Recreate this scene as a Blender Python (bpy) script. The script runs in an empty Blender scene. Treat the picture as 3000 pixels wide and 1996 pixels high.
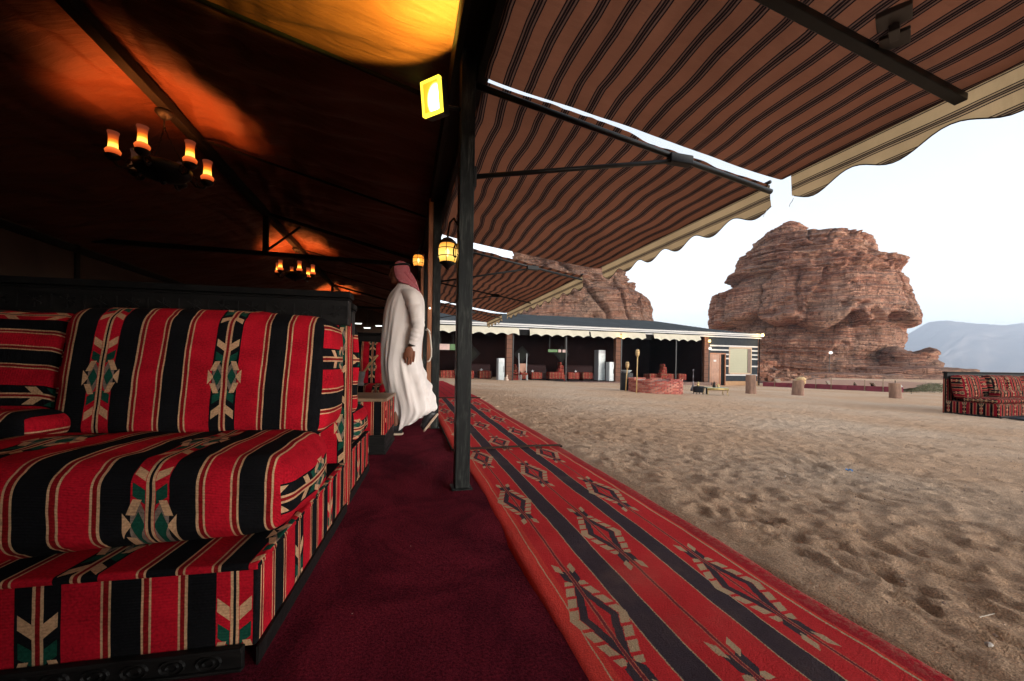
import bpy, bmesh, math, random
import numpy as np
from mathutils import Vector, Matrix

# ------------------------------------------------------------------ camera, sky, exposure
SC = bpy.context.scene
COL = SC.collection
rad = math.radians
YAW = rad(15.16); ROLL = .016; EYE = .75
FW = Vector((math.sin(YAW), math.cos(YAW), 0)); RT = Vector((math.cos(YAW), -math.sin(YAW), 0)); UP = Vector((0, 0, 1))
cam_d = bpy.data.cameras.new('camera'); cam = bpy.data.objects.new('camera', cam_d); COL.objects.link(cam)
cr = RT * math.cos(ROLL) + UP * math.sin(ROLL); cu = -RT * math.sin(ROLL) + UP * math.cos(ROLL)
M = Matrix((cr, cu, -FW)).transposed().to_4x4(); M.translation = Vector((0, 0, EYE))
cam.matrix_world = M
cam_d.sensor_width = 36; cam_d.lens = 14.0; cam_d.shift_y = .0229
cam_d.clip_start = .05; cam_d.clip_end = 20000
SC.camera = cam

W = bpy.data.worlds.new('World'); SC.world = W; W.use_nodes = True
wn = W.node_tree; wn.nodes.clear()
sky = wn.nodes.new('ShaderNodeTexSky'); sky.sky_type = 'NISHITA'; sky.sun_disc = False
sky.sun_elevation = rad(7); sky.sun_rotation = rad(148); sky.altitude = 800
sky.air_density = 1.0; sky.dust_density = 1.0; sky.ozone_density = 1.5
hs = wn.nodes.new('ShaderNodeHueSaturation'); hs.inputs['Saturation'].default_value = .22
bg = wn.nodes.new('ShaderNodeBackground'); bg.inputs['Strength'].default_value = .15
wo = wn.nodes.new('ShaderNodeOutputWorld')
wn.links.new(sky.outputs[0], hs.inputs['Color']); wn.links.new(hs.outputs[0], bg.inputs[0]); wn.links.new(bg.outputs[0], wo.inputs[0])
sl = bpy.data.lights.new('sun', 'SUN'); sl.energy = .20; sl.angle = rad(35); sl.color = (1, .9, .82)
so = bpy.data.objects.new('sun', sl); COL.objects.link(so)
so.rotation_euler = (rad(90 - 14), 0, rad(180 - 148))
SC.view_settings.view_transform = 'Standard'; SC.view_settings.look = 'None'
SC.view_settings.exposure = 2.05; SC.view_settings.gamma = 1; SC.view_settings.use_curve_mapping = False
SC.cycles.max_bounces = 8; SC.cycles.transparent_max_bounces = 12
SC.cycles.sample_clamp_indirect = 4.0

# ------------------------------------------------------------------ helpers
def tag(o, label=None, cat=None, group=None, kind=None):
    if label: o['label'] = label
    if cat: o['category'] = cat
    if group: o['group'] = group
    if kind: o['kind'] = kind
    return o
def empty(name, loc=(0, 0, 0), rz=0):
    o = bpy.data.objects.new(name, None); COL.objects.link(o); o.empty_display_size = .1
    o.location = loc; o.rotation_euler = (0, 0, rz); return o
def link(name, me, parent=None):
    o = bpy.data.objects.new(name, me); COL.objects.link(o)
    if parent: o.parent = parent
    return o
def copy_tree(o, parent=None):
    c = o.copy(); COL.objects.link(c); c.parent = parent
    for ch in o.children: copy_tree(ch, c)
    return c
def mesh(name, vs, fs, mat, parent=None, uv=None, smooth=False):
    me = bpy.data.meshes.new(name)
    me.from_pydata([tuple(map(float, v)) for v in vs], [], fs)
    if uv is not None:
        l = me.uv_layers.new(name='UVMap'); k = 0
        flat = np.array(uv, dtype=np.float32).reshape(-1)
        l.data.foreach_set('uv', flat)
    if smooth: me.polygons.foreach_set('use_smooth', [True] * len(me.polygons))
    me.materials.append(mat); me.update()
    return link(name, me, parent)
def gridmesh(name, P, mat, parent=None, UV=None, smooth=True, wrapi=False, wrapj=False, flip=False):
    """P: (n,m,3) array"""
    n, m = P.shape[:2]; idx = np.arange(n * m).reshape(n, m)
    A = np.concatenate([idx, idx[:1]], 0) if wrapi else idx
    if wrapj: A = np.concatenate([A, A[:, :1]], 1)
    q = np.stack([A[:-1, :-1], A[1:, :-1], A[1:, 1:], A[:-1, 1:]], -1).reshape(-1, 4)
    if flip: q = q[:, ::-1]
    me = bpy.data.meshes.new(name); me.vertices.add(n * m); me.vertices.foreach_set('co', P.reshape(-1).astype(np.float32))
    me.loops.add(q.size); me.loops.foreach_set('vertex_index', q.reshape(-1).astype(np.int32))
    me.polygons.add(len(q)); me.polygons.foreach_set('loop_start', np.arange(0, q.size, 4, dtype=np.int32))
    if UV is not None:
        l = me.uv_layers.new(name='UVMap'); l.data.foreach_set('uv', UV.reshape(-1, 2)[q.reshape(-1)].reshape(-1).astype(np.float32))
    me.update(calc_edges=True)
    me.polygons.foreach_set('use_smooth', [smooth] * len(q))
    me.materials.append(mat); me.validate()
    return link(name, me, parent)
class MB:
    def __init__(s): s.v = []; s.f = []; s.uv = []
    def add(s, vs, fs, uv=None):
        b = len(s.v); s.v += [tuple(v) for v in vs]; s.f += [tuple(i + b for i in f) for f in fs]
        for f in fs:
            for i in f:
                if uv is not None: s.uv.append(uv[i])
                else: s.uv.append((vs[i][0] + vs[i][1] * .0, vs[i][2]))
        return s
    def box(s, x0, x1, y0, y1, z0, z1, M_=None, bev=0):
        vs = [Vector((x, y, z)) for x in (x0, x1) for y in (y0, y1) for z in (z0, z1)]
        fs = [(0, 1, 3, 2), (4, 6, 7, 5), (0, 4, 5, 1), (2, 3, 7, 6), (0, 2, 6, 4), (1, 5, 7, 3)]
        b = len(s.v)
        for f in fs:
            n = f
            for i in f:
                v = vs[i]
                if f in (fs[0], fs[1]): s.uv.append((v.y, v.z))
                elif f in (fs[2], fs[3]): s.uv.append((v.x, v.z))
                else: s.uv.append((v.x, v.y))
        if M_ is not None: vs = [M_ @ v for v in vs]
        s.v += [tuple(v) for v in vs]; s.f += [tuple(i + b for i in f) for f in fs]; return s
    def bar(s, a, b, w, h=None):
        """square bar from a to b"""
        a = Vector(a); b = Vector(b); d = (b - a); L = d.length; d.normalize(); h = h or w
        side = d.cross(UP) if abs(d.z) < .99 else Vector((1, 0, 0)); side.normalize(); up = side.cross(d).normalized()
        Mx = Matrix((side, d, up)).transposed().to_4x4(); Mx.translation = a
        return s.box(-w / 2, w / 2, 0, L, -h / 2, h / 2, Mx)
    def tube(s, pts, r, n=8, cap=True):
        pts = [Vector(p) for p in pts]; rs = r if hasattr(r, '__len__') else [r] * len(pts)
        vs = []; fs = []; pu = None
        for i, p in enumerate(pts):
            d = (pts[min(i + 1, len(pts) - 1)] - pts[max(i - 1, 0)]).normalized()
            if pu is None: pu = d.orthogonal().normalized()
            pu = (pu - d * pu.dot(d)); pu = pu.normalized() if pu.length > 1e-5 else d.orthogonal().normalized()
            w = d.cross(pu)
            for k in range(n):
                a = 2 * math.pi * k / n; vs.append(p + (pu * math.cos(a) + w * math.sin(a)) * rs[i])
        for i in range(len(pts) - 1):
            for k in range(n):
                fs.append((i * n + k, i * n + (k + 1) % n, (i + 1) * n + (k + 1) % n, (i + 1) * n + k))
        if cap: fs.append(tuple(range(n))[::-1]); fs.append(tuple(range((len(pts) - 1) * n, len(pts) * n)))
        return s.add(vs, fs)
    def lathe(s, prof, n=16, c=(0, 0, 0), sx=1, sy=1):
        vs = []; fs = []
        for r, z in prof:
            for k in range(n):
                a = 2 * math.pi * k / n; vs.append((c[0] + r * sx * math.cos(a), c[1] + r * sy * math.sin(a), c[2] + z))
        for i in range(len(prof) - 1):
            for k in range(n):
                fs.append((i * n + k, i * n + (k + 1) % n, (i + 1) * n + (k + 1) % n, (i + 1) * n + k))
        if prof[0][0] > 1e-4: fs.append(tuple(range(n))[::-1])
        if prof[-1][0] > 1e-4: fs.append(tuple(range((len(prof) - 1) * n, len(prof) * n)))
        return s.add(vs, fs)
    def build(s, name, mat, parent=None, smooth=False, bevel=0, seg=2):
        o = mesh(name, s.v, s.f, mat, parent, s.uv, smooth)
        if smooth:
            try: o.data.shade_smooth()
            except Exception: pass
        if bevel:
            m = o.modifiers.new('bevel', 'BEVEL'); m.width = bevel; m.segments = seg; m.limit_method = 'ANGLE'; m.harden_normals = False
        return o

# ---- numpy noise
def _h(ix, iy, iz, seed):
    h = (ix.astype(np.int64) * 374761393 + iy.astype(np.int64) * 668265263 + iz.astype(np.int64) * 2147483647 + seed * 144665) & 0xffffffff
    h = ((h ^ (h >> 13)) * 1274126177) & 0xffffffff
    h = ((h ^ (h >> 16)) * 2246822519) & 0xffffffff
    return ((h ^ (h >> 15)) & 0xffffff) / float(0xffffff)
def vn(x, y, z=None, seed=0):
    x = np.asarray(x, float); y = np.asarray(y, float); z = np.zeros_like(x) if z is None else np.asarray(z, float)
    x, y, z = np.broadcast_arrays(x, y, z)
    ix, iy, iz = np.floor(x), np.floor(y), np.floor(z); fx, fy, fz = x - ix, y - iy, z - iz
    fx = fx * fx * fx * (fx * (fx * 6 - 15) + 10); fy = fy * fy * fy * (fy * (fy * 6 - 15) + 10); fz = fz * fz * fz * (fz * (fz * 6 - 15) + 10)
    r = 0
    for a in (0, 1):
        for b in (0, 1):
            for c in (0, 1):
                w = (fx if a else 1 - fx) * (fy if b else 1 - fy) * (fz if c else 1 - fz)
                r = r + w * _h(ix + a, iy + b, iz + c, seed)
    return r * 2 - 1
def fbm(x, y, z=None, seed=0, o=4, g=.5, l=2.03):
    r = 0; a = 1; t = 0
    for i in range(o):
        k = l ** i
        r = r + a * vn(np.asarray(x) * k, np.asarray(y) * k, None if z is None else np.asarray(z) * k, seed + i * 17); t += a; a *= g
    return r / t

# ---- material expression helper
class Mat:
    def __init__(s, name):
        s.m = bpy.data.materials.new(name); s.m.use_nodes = True; s.t = s.m.node_tree; s.t.nodes.clear()
        s.out = s.t.nodes.new('ShaderNodeOutputMaterial')
    def n(s, typ, **kw):
        nd = s.t.nodes.new(typ)
        for k, v in kw.items(): setattr(nd, k, v)
        return nd
    def set(s, sock, v):
        if isinstance(v, E): s.t.links.new(v.s, sock)
        elif isinstance(v, bpy.types.NodeSocket): s.t.links.new(v, sock)
        elif isinstance(v, (tuple, list)):
            if len(v) == 3 and sock.type == 'RGBA': v = (*v, 1)
            sock.default_value = v
        else: sock.default_value = v
    def math(s, op, *a, clamp=False):
        nd = s.n('ShaderNodeMath', operation=op, use_clamp=clamp)
        for i, v in enumerate(a): s.set(nd.inputs[i], v)
        return E(s, nd.outputs[0])
    def coord(s, kind='Object'):
        tc = s.n('ShaderNodeTexCoord'); sp = s.n('ShaderNodeSeparateXYZ'); s.t.links.new(tc.outputs[kind], sp.inputs[0])
        return E(s, sp.outputs[0]), E(s, sp.outputs[1]), E(s, sp.outputs[2]), tc.outputs[kind]
    def vec(s, x, y, z=0.0):
        nd = s.n('ShaderNodeCombineXYZ')
        for i, v in enumerate((x, y, z)): s.set(nd.inputs[i], v)
        return nd.outputs[0]
    def noise(s, v, scale, detail=3, rough=.5, dist=0.0):
        nd = s.n('ShaderNodeTexNoise'); s.set(nd.inputs['Vector'], v)
        nd.inputs['Scale'].default_value = scale; nd.inputs['Detail'].default_value = detail
        nd.inputs['Roughness'].default_value = rough; nd.inputs['Distortion'].default_value = dist
        return E(s, nd.outputs[0])
    def voro(s, v, scale, feature='F1', out=0, rnd=1.0):
        nd = s.n('ShaderNodeTexVoronoi', feature=feature); s.set(nd.inputs['Vector'], v); nd.inputs['Scale'].default_value = scale
        nd.inputs['Randomness'].default_value = rnd
        return E(s, nd.outputs[out])
    def ramp(s, f, stops, interp='LINEAR'):
        nd = s.n('ShaderNodeValToRGB'); s.set(nd.inputs[0], f); cr_ = nd.color_ramp; cr_.interpolation = interp
        while len(cr_.elements) > 1: cr_.elements.remove(cr_.elements[-1])
        cr_.elements[0].position = stops[0][0]; cr_.elements[0].color = (*stops[0][1], 1)
        for p, c in stops[1:]:
            e = cr_.elements.new(p); e.color = (*c, 1)
        return nd.outputs[0]
    def mix(s, f, a, b, mode='MIX'):
        nd = s.n('ShaderNodeMix', data_type='RGBA', blend_type=mode)
        s.set(nd.inputs[0], f); s.set(nd.inputs[6], a); s.set(nd.inputs[7], b); return nd.outputs[2]
    def bump(s, h, dist=.01, strength=1.0):
        nd = s.n('ShaderNodeBump'); s.set(nd.inputs['Height'], h); nd.inputs['Distance'].default_value = dist; nd.inputs['Strength'].default_value = strength
        return nd.outputs[0]
    def bsdf(s, color, rough=.8, spec=.3, metal=0.0, normal=None, sheen=0, emis=None, estr=0.0, alpha=None, out=True):
        nd = s.n('ShaderNodeBsdfPrincipled')
        s.set(nd.inputs['Base Color'], color); s.set(nd.inputs['Roughness'], rough); nd.inputs['Specular IOR Level'].default_value = spec
        s.set(nd.inputs['Metallic'], metal)
        if normal is not None: s.t.links.new(normal, nd.inputs['Normal'])
        if sheen: nd.inputs['Sheen Weight'].default_value = sheen
        if emis is not None: s.set(nd.inputs['Emission Color'], emis); s.set(nd.inputs['Emission Strength'], estr)
        if out: s.t.links.new(nd.outputs[0], s.out.inputs[0])
        return nd.outputs[0]
class E:
    def __init__(s, m, sock): s.m = m; s.s = sock
    def __add__(s, o): return s.m.math('ADD', s, o)
    __radd__ = __add__
    def __mul__(s, o): return s.m.math('MULTIPLY', s, o)
    __rmul__ = __mul__
    def __sub__(s, o): return s.m.math('SUBTRACT', s, o)
    def __rsub__(s, o): return s.m.math('SUBTRACT', o, s)
    def __truediv__(s, o): return s.m.math('DIVIDE', s, o)
    def __lt__(s, o): return s.m.math('LESS_THAN', s, o)
    def __gt__(s, o): return s.m.math('GREATER_THAN', s, o)
    def __and__(s, o): return s.m.math('MULTIPLY', s, o)
    def __or__(s, o): return s.m.math('MAXIMUM', s, o)
    def abs(s): return s.m.math('ABSOLUTE', s)
    def sin(s): return s.m.math('SINE', s)
    def fract(s): return s.m.math('FRACT', s)
    def pp(s, k): return s.m.math('PINGPONG', s, k)
    def between(s, a, b): return (s > a) & (s < b)
    def step(s, a, b):
        nd = s.m.n('ShaderNodeMapRange', interpolation_type='SMOOTHSTEP'); s.m.set(nd.inputs[0], s)
        nd.inputs[1].default_value = a; nd.inputs[2].default_value = b; return E(s.m, nd.outputs[0])

# ------------------------------------------------------------------ materials
BLK = (.007, .007, .008); RED = (.42, .008, .019); DKR = (.20, .008, .010); CRM = (.52, .31, .17); GRN = (.009, .060, .038); GRY = (.19, .14, .11)
def fabric(name, H=.39, red=RED, rotate=False, k=1.0, off=0.0, bright=1.0):
    m = Mat(name); u, v, _, uvs = m.coord('UV')
    if rotate: u, v = v, u
    if k != 1: u, v = u * k, v * k
    u = u + off
    wob = m.noise(m.vec(u * 3, v * 3), 4, 2) - .5
    u = u + wob * .003
    d = u.pp(H)
    c = [(0, DKR), (.0045, CRM), (.0095, BLK), (.042, red)]
    def cdc(x): return [(x, CRM), (x + .0045, DKR), (x + .0145, CRM)]
    c += cdc(.117) + [(.1365, BLK)] + cdc(.196) + [(.2155, red)] + cdc(.27) + [(.2895, BLK), (.350, red), (.3805, CRM), (.3855, BLK)]
    base = m.ramp(d / H, [(p / .39, col) for p, col in c], 'CONSTANT')
    a = m.math('MINIMUM', d, H - d); w = v.pp(.21)
    ok = a > .0105
    dia = w / .036 + (a - .024).abs() / .015
    def over(b, f, col): return m.mix(f & ok, b, col)
    base = over(base, (w - a * .8).between(.046, .082) & (a < .036), GRN)
    base = over(base, (dia < 1.9) & (a < .040), GRY)
    base = over(base, ((a - .033 + (w - .046) * .35).abs() < .009) & ((w - .046).abs() < .020), CRM)
    base = over(base, (w < (a - .036) * 1.5) & (a < .056), CRM)
    base = over(base, dia < 1.0, GRN)
    base = over(base, (w - a * .9).between(.105, .138) & (a < .037), CRM)
    fz = m.noise(uvs, 160, 2); big = m.noise(uvs, 9, 3)
    f = (fz * .5 + big * .5)
    col = m.mix(1.0, base, m.ramp(f, [(.32, (.48 * bright,) * 3), (.68, (1.24 * bright, 1.20 * bright, 1.20 * bright))]), 'MULTIPLY')
    rib = (v * 900).sin() * .5 + fz * 1.2
    m.bsdf(col, .97, .05, normal=m.bump(rib, .0008, .6))
    return m.m
F1 = fabric('striped_fabric'); F1R = fabric('striped_fabric_rotated', rotate=True)
FT = fabric('striped_fabric_fine', k=1.9, red=(.32, .008, .018)); FT2 = fabric('striped_fabric_bold_fine', k=1.5, red=(.24, .009, .018), bright=.8)

def wood(name, c1, c2, rough=.5, sc=8, spec=.4, bump=.002, axis=2):
    m = Mat(name); x, y, z, o = m.coord('Object')
    st = [x * 12, y * 12, z * 12]; st[axis] = [x, y, z][axis] * 1.2
    g = m.noise(m.vec(*st), sc / 4, 6, .65, .4); g2 = m.noise(o, 3, 3)
    col = m.mix(1.0, m.ramp(g, [(.3, c1), (.7, c2)]), m.ramp(g2, [(.3, (.75,) * 3), (.7, (1.1,) * 3)]), 'MULTIPLY')
    m.bsdf(col, m.ramp(g, [(.2, (rough * .8,) * 3), (.8, (min(1, rough * 1.3),) * 3)]), spec, normal=m.bump(g, bump, .6)); return m.m
M_BLACKWOOD = wood('black_painted_wood', (.004, .004, .0045), (.010, .009, .008), .65, spec=.08)
M_CARVED = wood('worn_black_carved_wood', (.004, .004, .004), (.014, .012, .011), .5, 14, axis=0, spec=.16)
M_TABLETOP = wood('worn_brown_wood', (.16, .10, .06), (.30, .20, .12), .5, axis=1)
M_ORANGEWOOD = wood('orange_brown_wood', (.22, .075, .03), (.38, .15, .06), .5)
M_STUMP = wood('weathered_log', (.19, .10, .07), (.36, .22, .15), .85, 10, bump=.01)
M_BAMBOO = wood('bamboo', (.42, .26, .10), (.62, .42, .19), .5)
M_DOOR = wood('varnished_door_wood', (.22, .09, .04), (.33, .15, .075), .4)
def simple(name, col, rough=.6, spec=.4, metal=0.0, var=.15, sc=6, bump=0.0, bsc=60, sheen=0):
    m = Mat(name); _, _, _, o = m.coord('Object'); g = m.noise(o, sc, 4)
    c = m.ramp(g, [(.25, tuple(k * (1 - var) for k in col)), (.75, tuple(min(1, k * (1 + var)) for k in col))])
    nrm = m.bump(m.noise(o, bsc, 3), bump, .7) if bump else None
    m.bsdf(c, rough, spec, metal, nrm, sheen=sheen); return m.m
M_IRON = simple('black_iron', (.006, .0055, .005), .5, .3, .2, .3, 20, .002)
M_PIPE = simple('dark_metal_tube', (.010, .0105, .010), .42, .4, .3, .3, 12)
def postmat():
    m = Mat('scratched_black_steel'); x, y, z, o = m.coord('Object')
    g = m.noise(m.vec(x * 6, y * 6, z * 1.0), 5, 6, .65, .5); h = m.noise(o, 2.2, 4); s_ = m.noise(m.vec(x * 80, y * 80, z * 4), 3, 3)
    f = (g * .55 + h * .3 + s_ * .25)
    col = m.ramp(f, [(.40, (.004, .0042, .0042)), (.56, (.009, .010, .0095)), (.64, (.026, .028, .025)), (.71, (.075, .08, .07)), (.8, (.012, .012, .011))])
    m.bsdf(col, m.ramp(g, [(.3, (.32,) * 3), (.7, (.6,) * 3)]), .12, .1, m.bump(g, .003, .5)); return m.m
M_POST = postmat()
def sandmat():
    m = Mat('desert_sand'); x, y, z, o = m.coord('Object')
    big = m.noise(o, .35, 4); mid = m.noise(m.vec(x, y, 0.0), 6, 5, .6); gr = m.noise(o, 170, 3, .85); pb = m.voro(o, 130)
    c = m.mix(mid, (.45, .275, .165), (.57, .385, .255))
    c = m.mix(big.step(.35, .7), c, (.55, .40, .285))
    c = m.mix(1.0, c, m.ramp(gr, [(.30, (.38, .36, .35)), (.5, (1, 1, 1)), (.70, (1.6, 1.55, 1.5))]), 'MULTIPLY')
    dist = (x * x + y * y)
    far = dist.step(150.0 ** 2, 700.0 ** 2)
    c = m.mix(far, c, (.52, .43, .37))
    b = m.noise(o, 28, 5, .7) * .75 + gr * .22 + mid * 1.0
    m.bsdf(c, .95, .1, normal=m.bump(b, .036, 1.0)); return m.m
M_SAND = sandmat()
def carpetmat():
    m = Mat('maroon_carpet'); x, y, z, o = m.coord('Object')
    fz = m.noise(o, 130, 3, .85); big = m.noise(m.vec(x, y * .7, 0.0), 2.6, 6, .65, .8); sp = m.voro(o, 9)
    c = m.mix(big.step(.3, .72), (.055, .0045, .010), (.15, .013, .025))
    c = m.mix(1.0, c, m.ramp(fz, [(.32, (.35,) * 3), (.68, (1.7,) * 3)]), 'MULTIPLY')
    speck = (sp < .02) & (m.noise(o, 3, 1) > .5)
    c = m.mix(speck, c, (.45, .36, .30))
    m.bsdf(c, 1.0, .05, normal=m.bump(fz + big * .6, .006, .9)); return m.m
M_CARPET = carpetmat()
def rugmat(name, fade=0.0):
    m = Mat(name); u, v, _, uvs = m.coord('UV'); _, _, _, o = m.coord('Object')
    wob = m.noise(m.vec(u * 2, v * 2), 3, 3) - .5
    u = u + wob * .012; fz = m.noise(uvs, 210, 2, .8)
    ue = u + (fz - .5) * .010
    R1 = (.66, .060, .046); R2 = (.58, .034, .038); CH = (.058, .042, .052); C2 = (.50, .36, .22)
    st = [(0, R1), (.068, C2), (.0735, R1), (.09, R2), (.232, C2), (.237, CH), (.322, C2), (.327, R2), (.533, C2), (.538, CH), (.618, C2), (.623, R2), (.80, C2), (.805, R1), (.82, (.40, .02, .03))]
    base = m.ramp(ue, st, 'CONSTANT')
    for uc, ph in ((.150, .06), (.42, .58), (.70, .10)):
        a = (ue - uc).abs(); w = (v - ph + .5).fract().__sub__(.5).abs() + (fz - .5) * .012
        wf = (w / .055).fract(); ws = w - wf * .055
        a0 = .072 - ws * .30 ; da = a - a0 + wf * .020
        inring = w < .190
        base = m.mix((a < .004), base, (.20, .03, .04))
        base = m.mix((a.between(.004, .007)), base, (.50, .16, .10))
        base = m.mix(da.between(-.036, -.010) & inring & (a > .006), base, CH)
        base = m.mix(da.between(-.008, .022) & inring & (wf < .76) & (a > .012), base, C2)
        t = w - a * 1.0
        base = m.mix(t.between(.170, .245) & a.between(.007, .030), base, CH)
        base = m.mix(t.between(.225, .275) & a.between(.016, .038), base, C2)
    big = m.noise(o, 3.0, 4, .6)
    c = m.mix(1.0, base, m.ramp(fz * .7 + big * .3, [(.25, (.55,) * 3), (.5, (1,) * 3), (.8, (1.4,) * 3)]), 'MULTIPLY')
    dust = m.noise(o, 1.7, 5, .65)
    edge_ = u.step(.80, .92); gr2 = m.noise(o, 55, 3, .8)
    c = m.mix((edge_ * gr2.step(.42, .62)) * .55 + dust.step(.5, .8) * .22, c, (.40, .25, .17))
    m.bsdf(c, 1.0, .05, normal=m.bump(fz + m.noise(uvs, 40, 2) * .8, .006, .9)); return m.m
M_RUG = rugmat('kilim_rug')
def plainrug(name):
    m = Mat(name); u, v, _, uvs = m.coord('UV'); g = m.noise(uvs, 6, 5, .7, .8); fz = m.noise(uvs, 150, 2)
    ln = (u * 7 + g * .6).fract()
    c = m.mix(ln.step(.86, .9), m.mix(g, (.33, .012, .024), (.42, .03, .03)), (.16, .02, .03))
    c = m.mix(1.0, c, m.ramp(fz, [(.25, (.7,) * 3), (.75, (1.3,) * 3)]), 'MULTIPLY')
    m.bsdf(c, 1, .05, normal=m.bump(g, .01, .8)); return m.m
M_RUG3 = plainrug('crumpled_red_rug')
def awnmat(name, base, mid, dark, per=.15, trans=.55, phase=0.0):
    m = Mat(name); u, v, _, uvs = m.coord('UV'); _, _, _, o = m.coord('Object')
    t = (u / per + phase).fract()
    st = [(0, base), (.38, dark), (.435, mid), (.50, dark), (.575, mid), (.595, dark), (.67, mid), (.735, dark), (.79, base)]
    c = m.ramp(t, st, 'CONSTANT')
    g = m.noise(o, 1.3, 5, .6); fz = m.noise(m.vec(u * 30, v * 3, 0.0), 20, 2)
    c = m.mix(1.0, c, m.ramp(g * .8 + fz * .2, [(.3, (.72,) * 3), (.7, (1.15,) * 3)]), 'MULTIPLY')
    nrm = m.bump(g * 1.0 + m.noise(m.vec(u * 2, v * 5, 0.0), 4, 3), .012, .5)
    d = m.n('ShaderNodeBsdfDiffuse'); m.set(d.inputs[0], c); m.t.links.new(nrm, d.inputs['Normal'])
    tr = m.n('ShaderNodeBsdfTranslucent'); m.set(tr.inputs[0], c); m.t.links.new(nrm, tr.inputs['Normal'])
    mx = m.n('ShaderNodeMixShader'); mx.inputs[0].default_value = trans
    m.t.links.new(d.outputs[0], mx.inputs[1]); m.t.links.new(tr.outputs[0], mx.inputs[2]); m.t.links.new(mx.outputs[0], m.out.inputs[0]); return m.m
M_AWN = awnmat('striped_awning_cloth', (.250, .098, .053), (.140, .074, .052), (.018, .010, .009), per=.128, trans=.36)
M_VAL = awnmat('striped_valance_cloth', (.46, .335, .19), (.34, .25, .15), (.04, .028, .022), per=.10, trans=.50, phase=.42)
def ceilmat():
    m = Mat('tent_lining_cloth'); x, y, z, o = m.coord('Object')
    g = m.noise(m.vec(x * 1.0, y * 6, z), 3, 5, .6, .6); fz = m.noise(o, 90, 2); b = m.noise(o, .8, 3)
    c = m.mix(g, (.055, .016, .0075), (.095, .029, .013))
    m.bsdf(c, .7, .22, normal=m.bump(g + fz * .04, .02, .7)); return m.m
M_CEIL = ceilmat()
def glow(name, col, strength, inner=None):
    m = Mat(name); e = m.n('ShaderNodeEmission'); m.set(e.inputs[0], col); e.inputs[1].default_value = strength
    m.t.links.new(e.outputs[0], m.out.inputs[0]); return m.m
def lampglass(name, cols, st, zlo, zhi, trans=.55):
    """a lit glass shade: brightest where the flame stands, clear above"""
    m = Mat(name); x, y, z, o = m.coord('Object')
    t = m.math('DIVIDE', z - zlo, zhi - zlo, clamp=True)
    c = m.ramp(t, cols); e = m.n('ShaderNodeEmission'); m.set(e.inputs[0], c)
    m.set(e.inputs[1], st)
    tr = m.n('ShaderNodeBsdfTransparent'); tr.inputs[0].default_value = (.95, .8, .7, 1)
    mx = m.n('ShaderNodeMixShader'); mx.inputs[0].default_value = 1 - trans
    m.t.links.new(tr.outputs[0], mx.inputs[1]); m.t.links.new(e.outputs[0], mx.inputs[2]); m.t.links.new(mx.outputs[0], m.out.inputs[0]); return m.m
# ------------------------------------------------------------------ ground
def cl01(a): return np.clip(a, 0, 1)
def zg(x, y): return -.36 * cl01((np.asarray(x, float) - 1.5) / 18.5) - .1 * cl01((np.asarray(y, float) - 12) / 10)
def zgf(x, y): return float(zg(x, y))
def axis(lo, a, b, hi, step, grow):
    r = list(np.arange(a, b, step)); s_ = step; x = b
    while x < hi: r.append(x); s_ *= grow; x += s_
    r.append(hi); s_ = step; x = a - step; l = []
    while x > lo: l.append(x); s_ *= grow; x -= s_
    l.append(lo); return np.array(l[::-1] + r)
xs = axis(-4500, .9, 9.5, 6000, .026, 1.022); ys = axis(-60, .3, 9.0, 7000, .026, 1.022)
X, Y = np.meshgrid(xs, ys, indexing='ij')
Z = zg(X, Y)
near = np.exp(-((X - 5) ** 2 + (Y - 5) ** 2) / 900.0)
amp = cl01((X - 1.25) / .35) * near
zz = fbm(X * .8, Y * .8, seed=3, o=3) * .022
zz += fbm(X * 3.2 + Y * .8, Y * 5.2, seed=5, o=4) * .018 + fbm(X * 8, Y * 14, seed=6, o=3) * .009
rid = 1 - np.abs(fbm(X * 1.7, Y * 3.0, seed=9, o=3)) * 2.2
zz += np.clip(rid, -.5, 1) * .010
rng = np.random.RandomState(7)
# footprints: a sole-shaped dent with a pushed-up rim, in rows of steps and scattered
def dent(cx, cy, ang, L, Wd, dep):
    i0, i1 = np.searchsorted(xs, (cx - .4, cx + .4)); j0, j1 = np.searchsorted(ys, (cy - .4, cy + .4))
    if i1 <= i0 or j1 <= j0: return
    sx = X[i0:i1, j0:j1] - cx; sy = Y[i0:i1, j0:j1] - cy
    a = sx * math.cos(ang) + sy * math.sin(ang); b = -sx * math.sin(ang) + sy * math.cos(ang)
    r = np.sqrt((a / L) ** 2 + (b / (Wd * (1 - .25 * np.exp(-((a + .02) / .04) ** 2)))) ** 2)
    zz[i0:i1, j0:j1] += -dep * np.exp(-r ** 4) + dep * .55 * np.exp(-((r - 1.35) / .28) ** 2)
for k in range(7500):
    R_ = .5 + 13 * rng.rand() ** .9; th = rng.uniform(-.15, 1.5)
    cx = 1.2 + R_ * math.sin(th); cy = R_ * math.cos(th)
    if cx < 1.45: continue
    if cx > 18 or cy > 16: continue
    dent(cx, cy, rng.uniform(0, 3.14) if k % 3 else rng.normal(2.3, .4), rng.uniform(.06, .13), rng.uniform(.022, .05), rng.uniform(.004, .018))
for k in range(26):
    x0, y0 = rng.uniform(1.8, 9), rng.uniform(.5, 9); an = rng.uniform(-.6, 2.2)
    for q in range(14):
        sd = (q % 2 - .5) * .2; px = x0 + math.cos(an) * q * .62 - math.sin(an) * sd; py = y0 + math.sin(an) * q * .62 + math.cos(an) * sd
        if px > 1.6: dent(px, py, an + .1, .135, .05, .017)
Z = Z + zz * amp * .60
Z = np.where((X < 1.3) & (Y < 20.5) & (Y > -20), Z - .012, Z)
bank = cl01((X - 1.28) / .15) * (1 - cl01((X - 1.5) / .3)) * (Y < 9) * (Y > -1)
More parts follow.
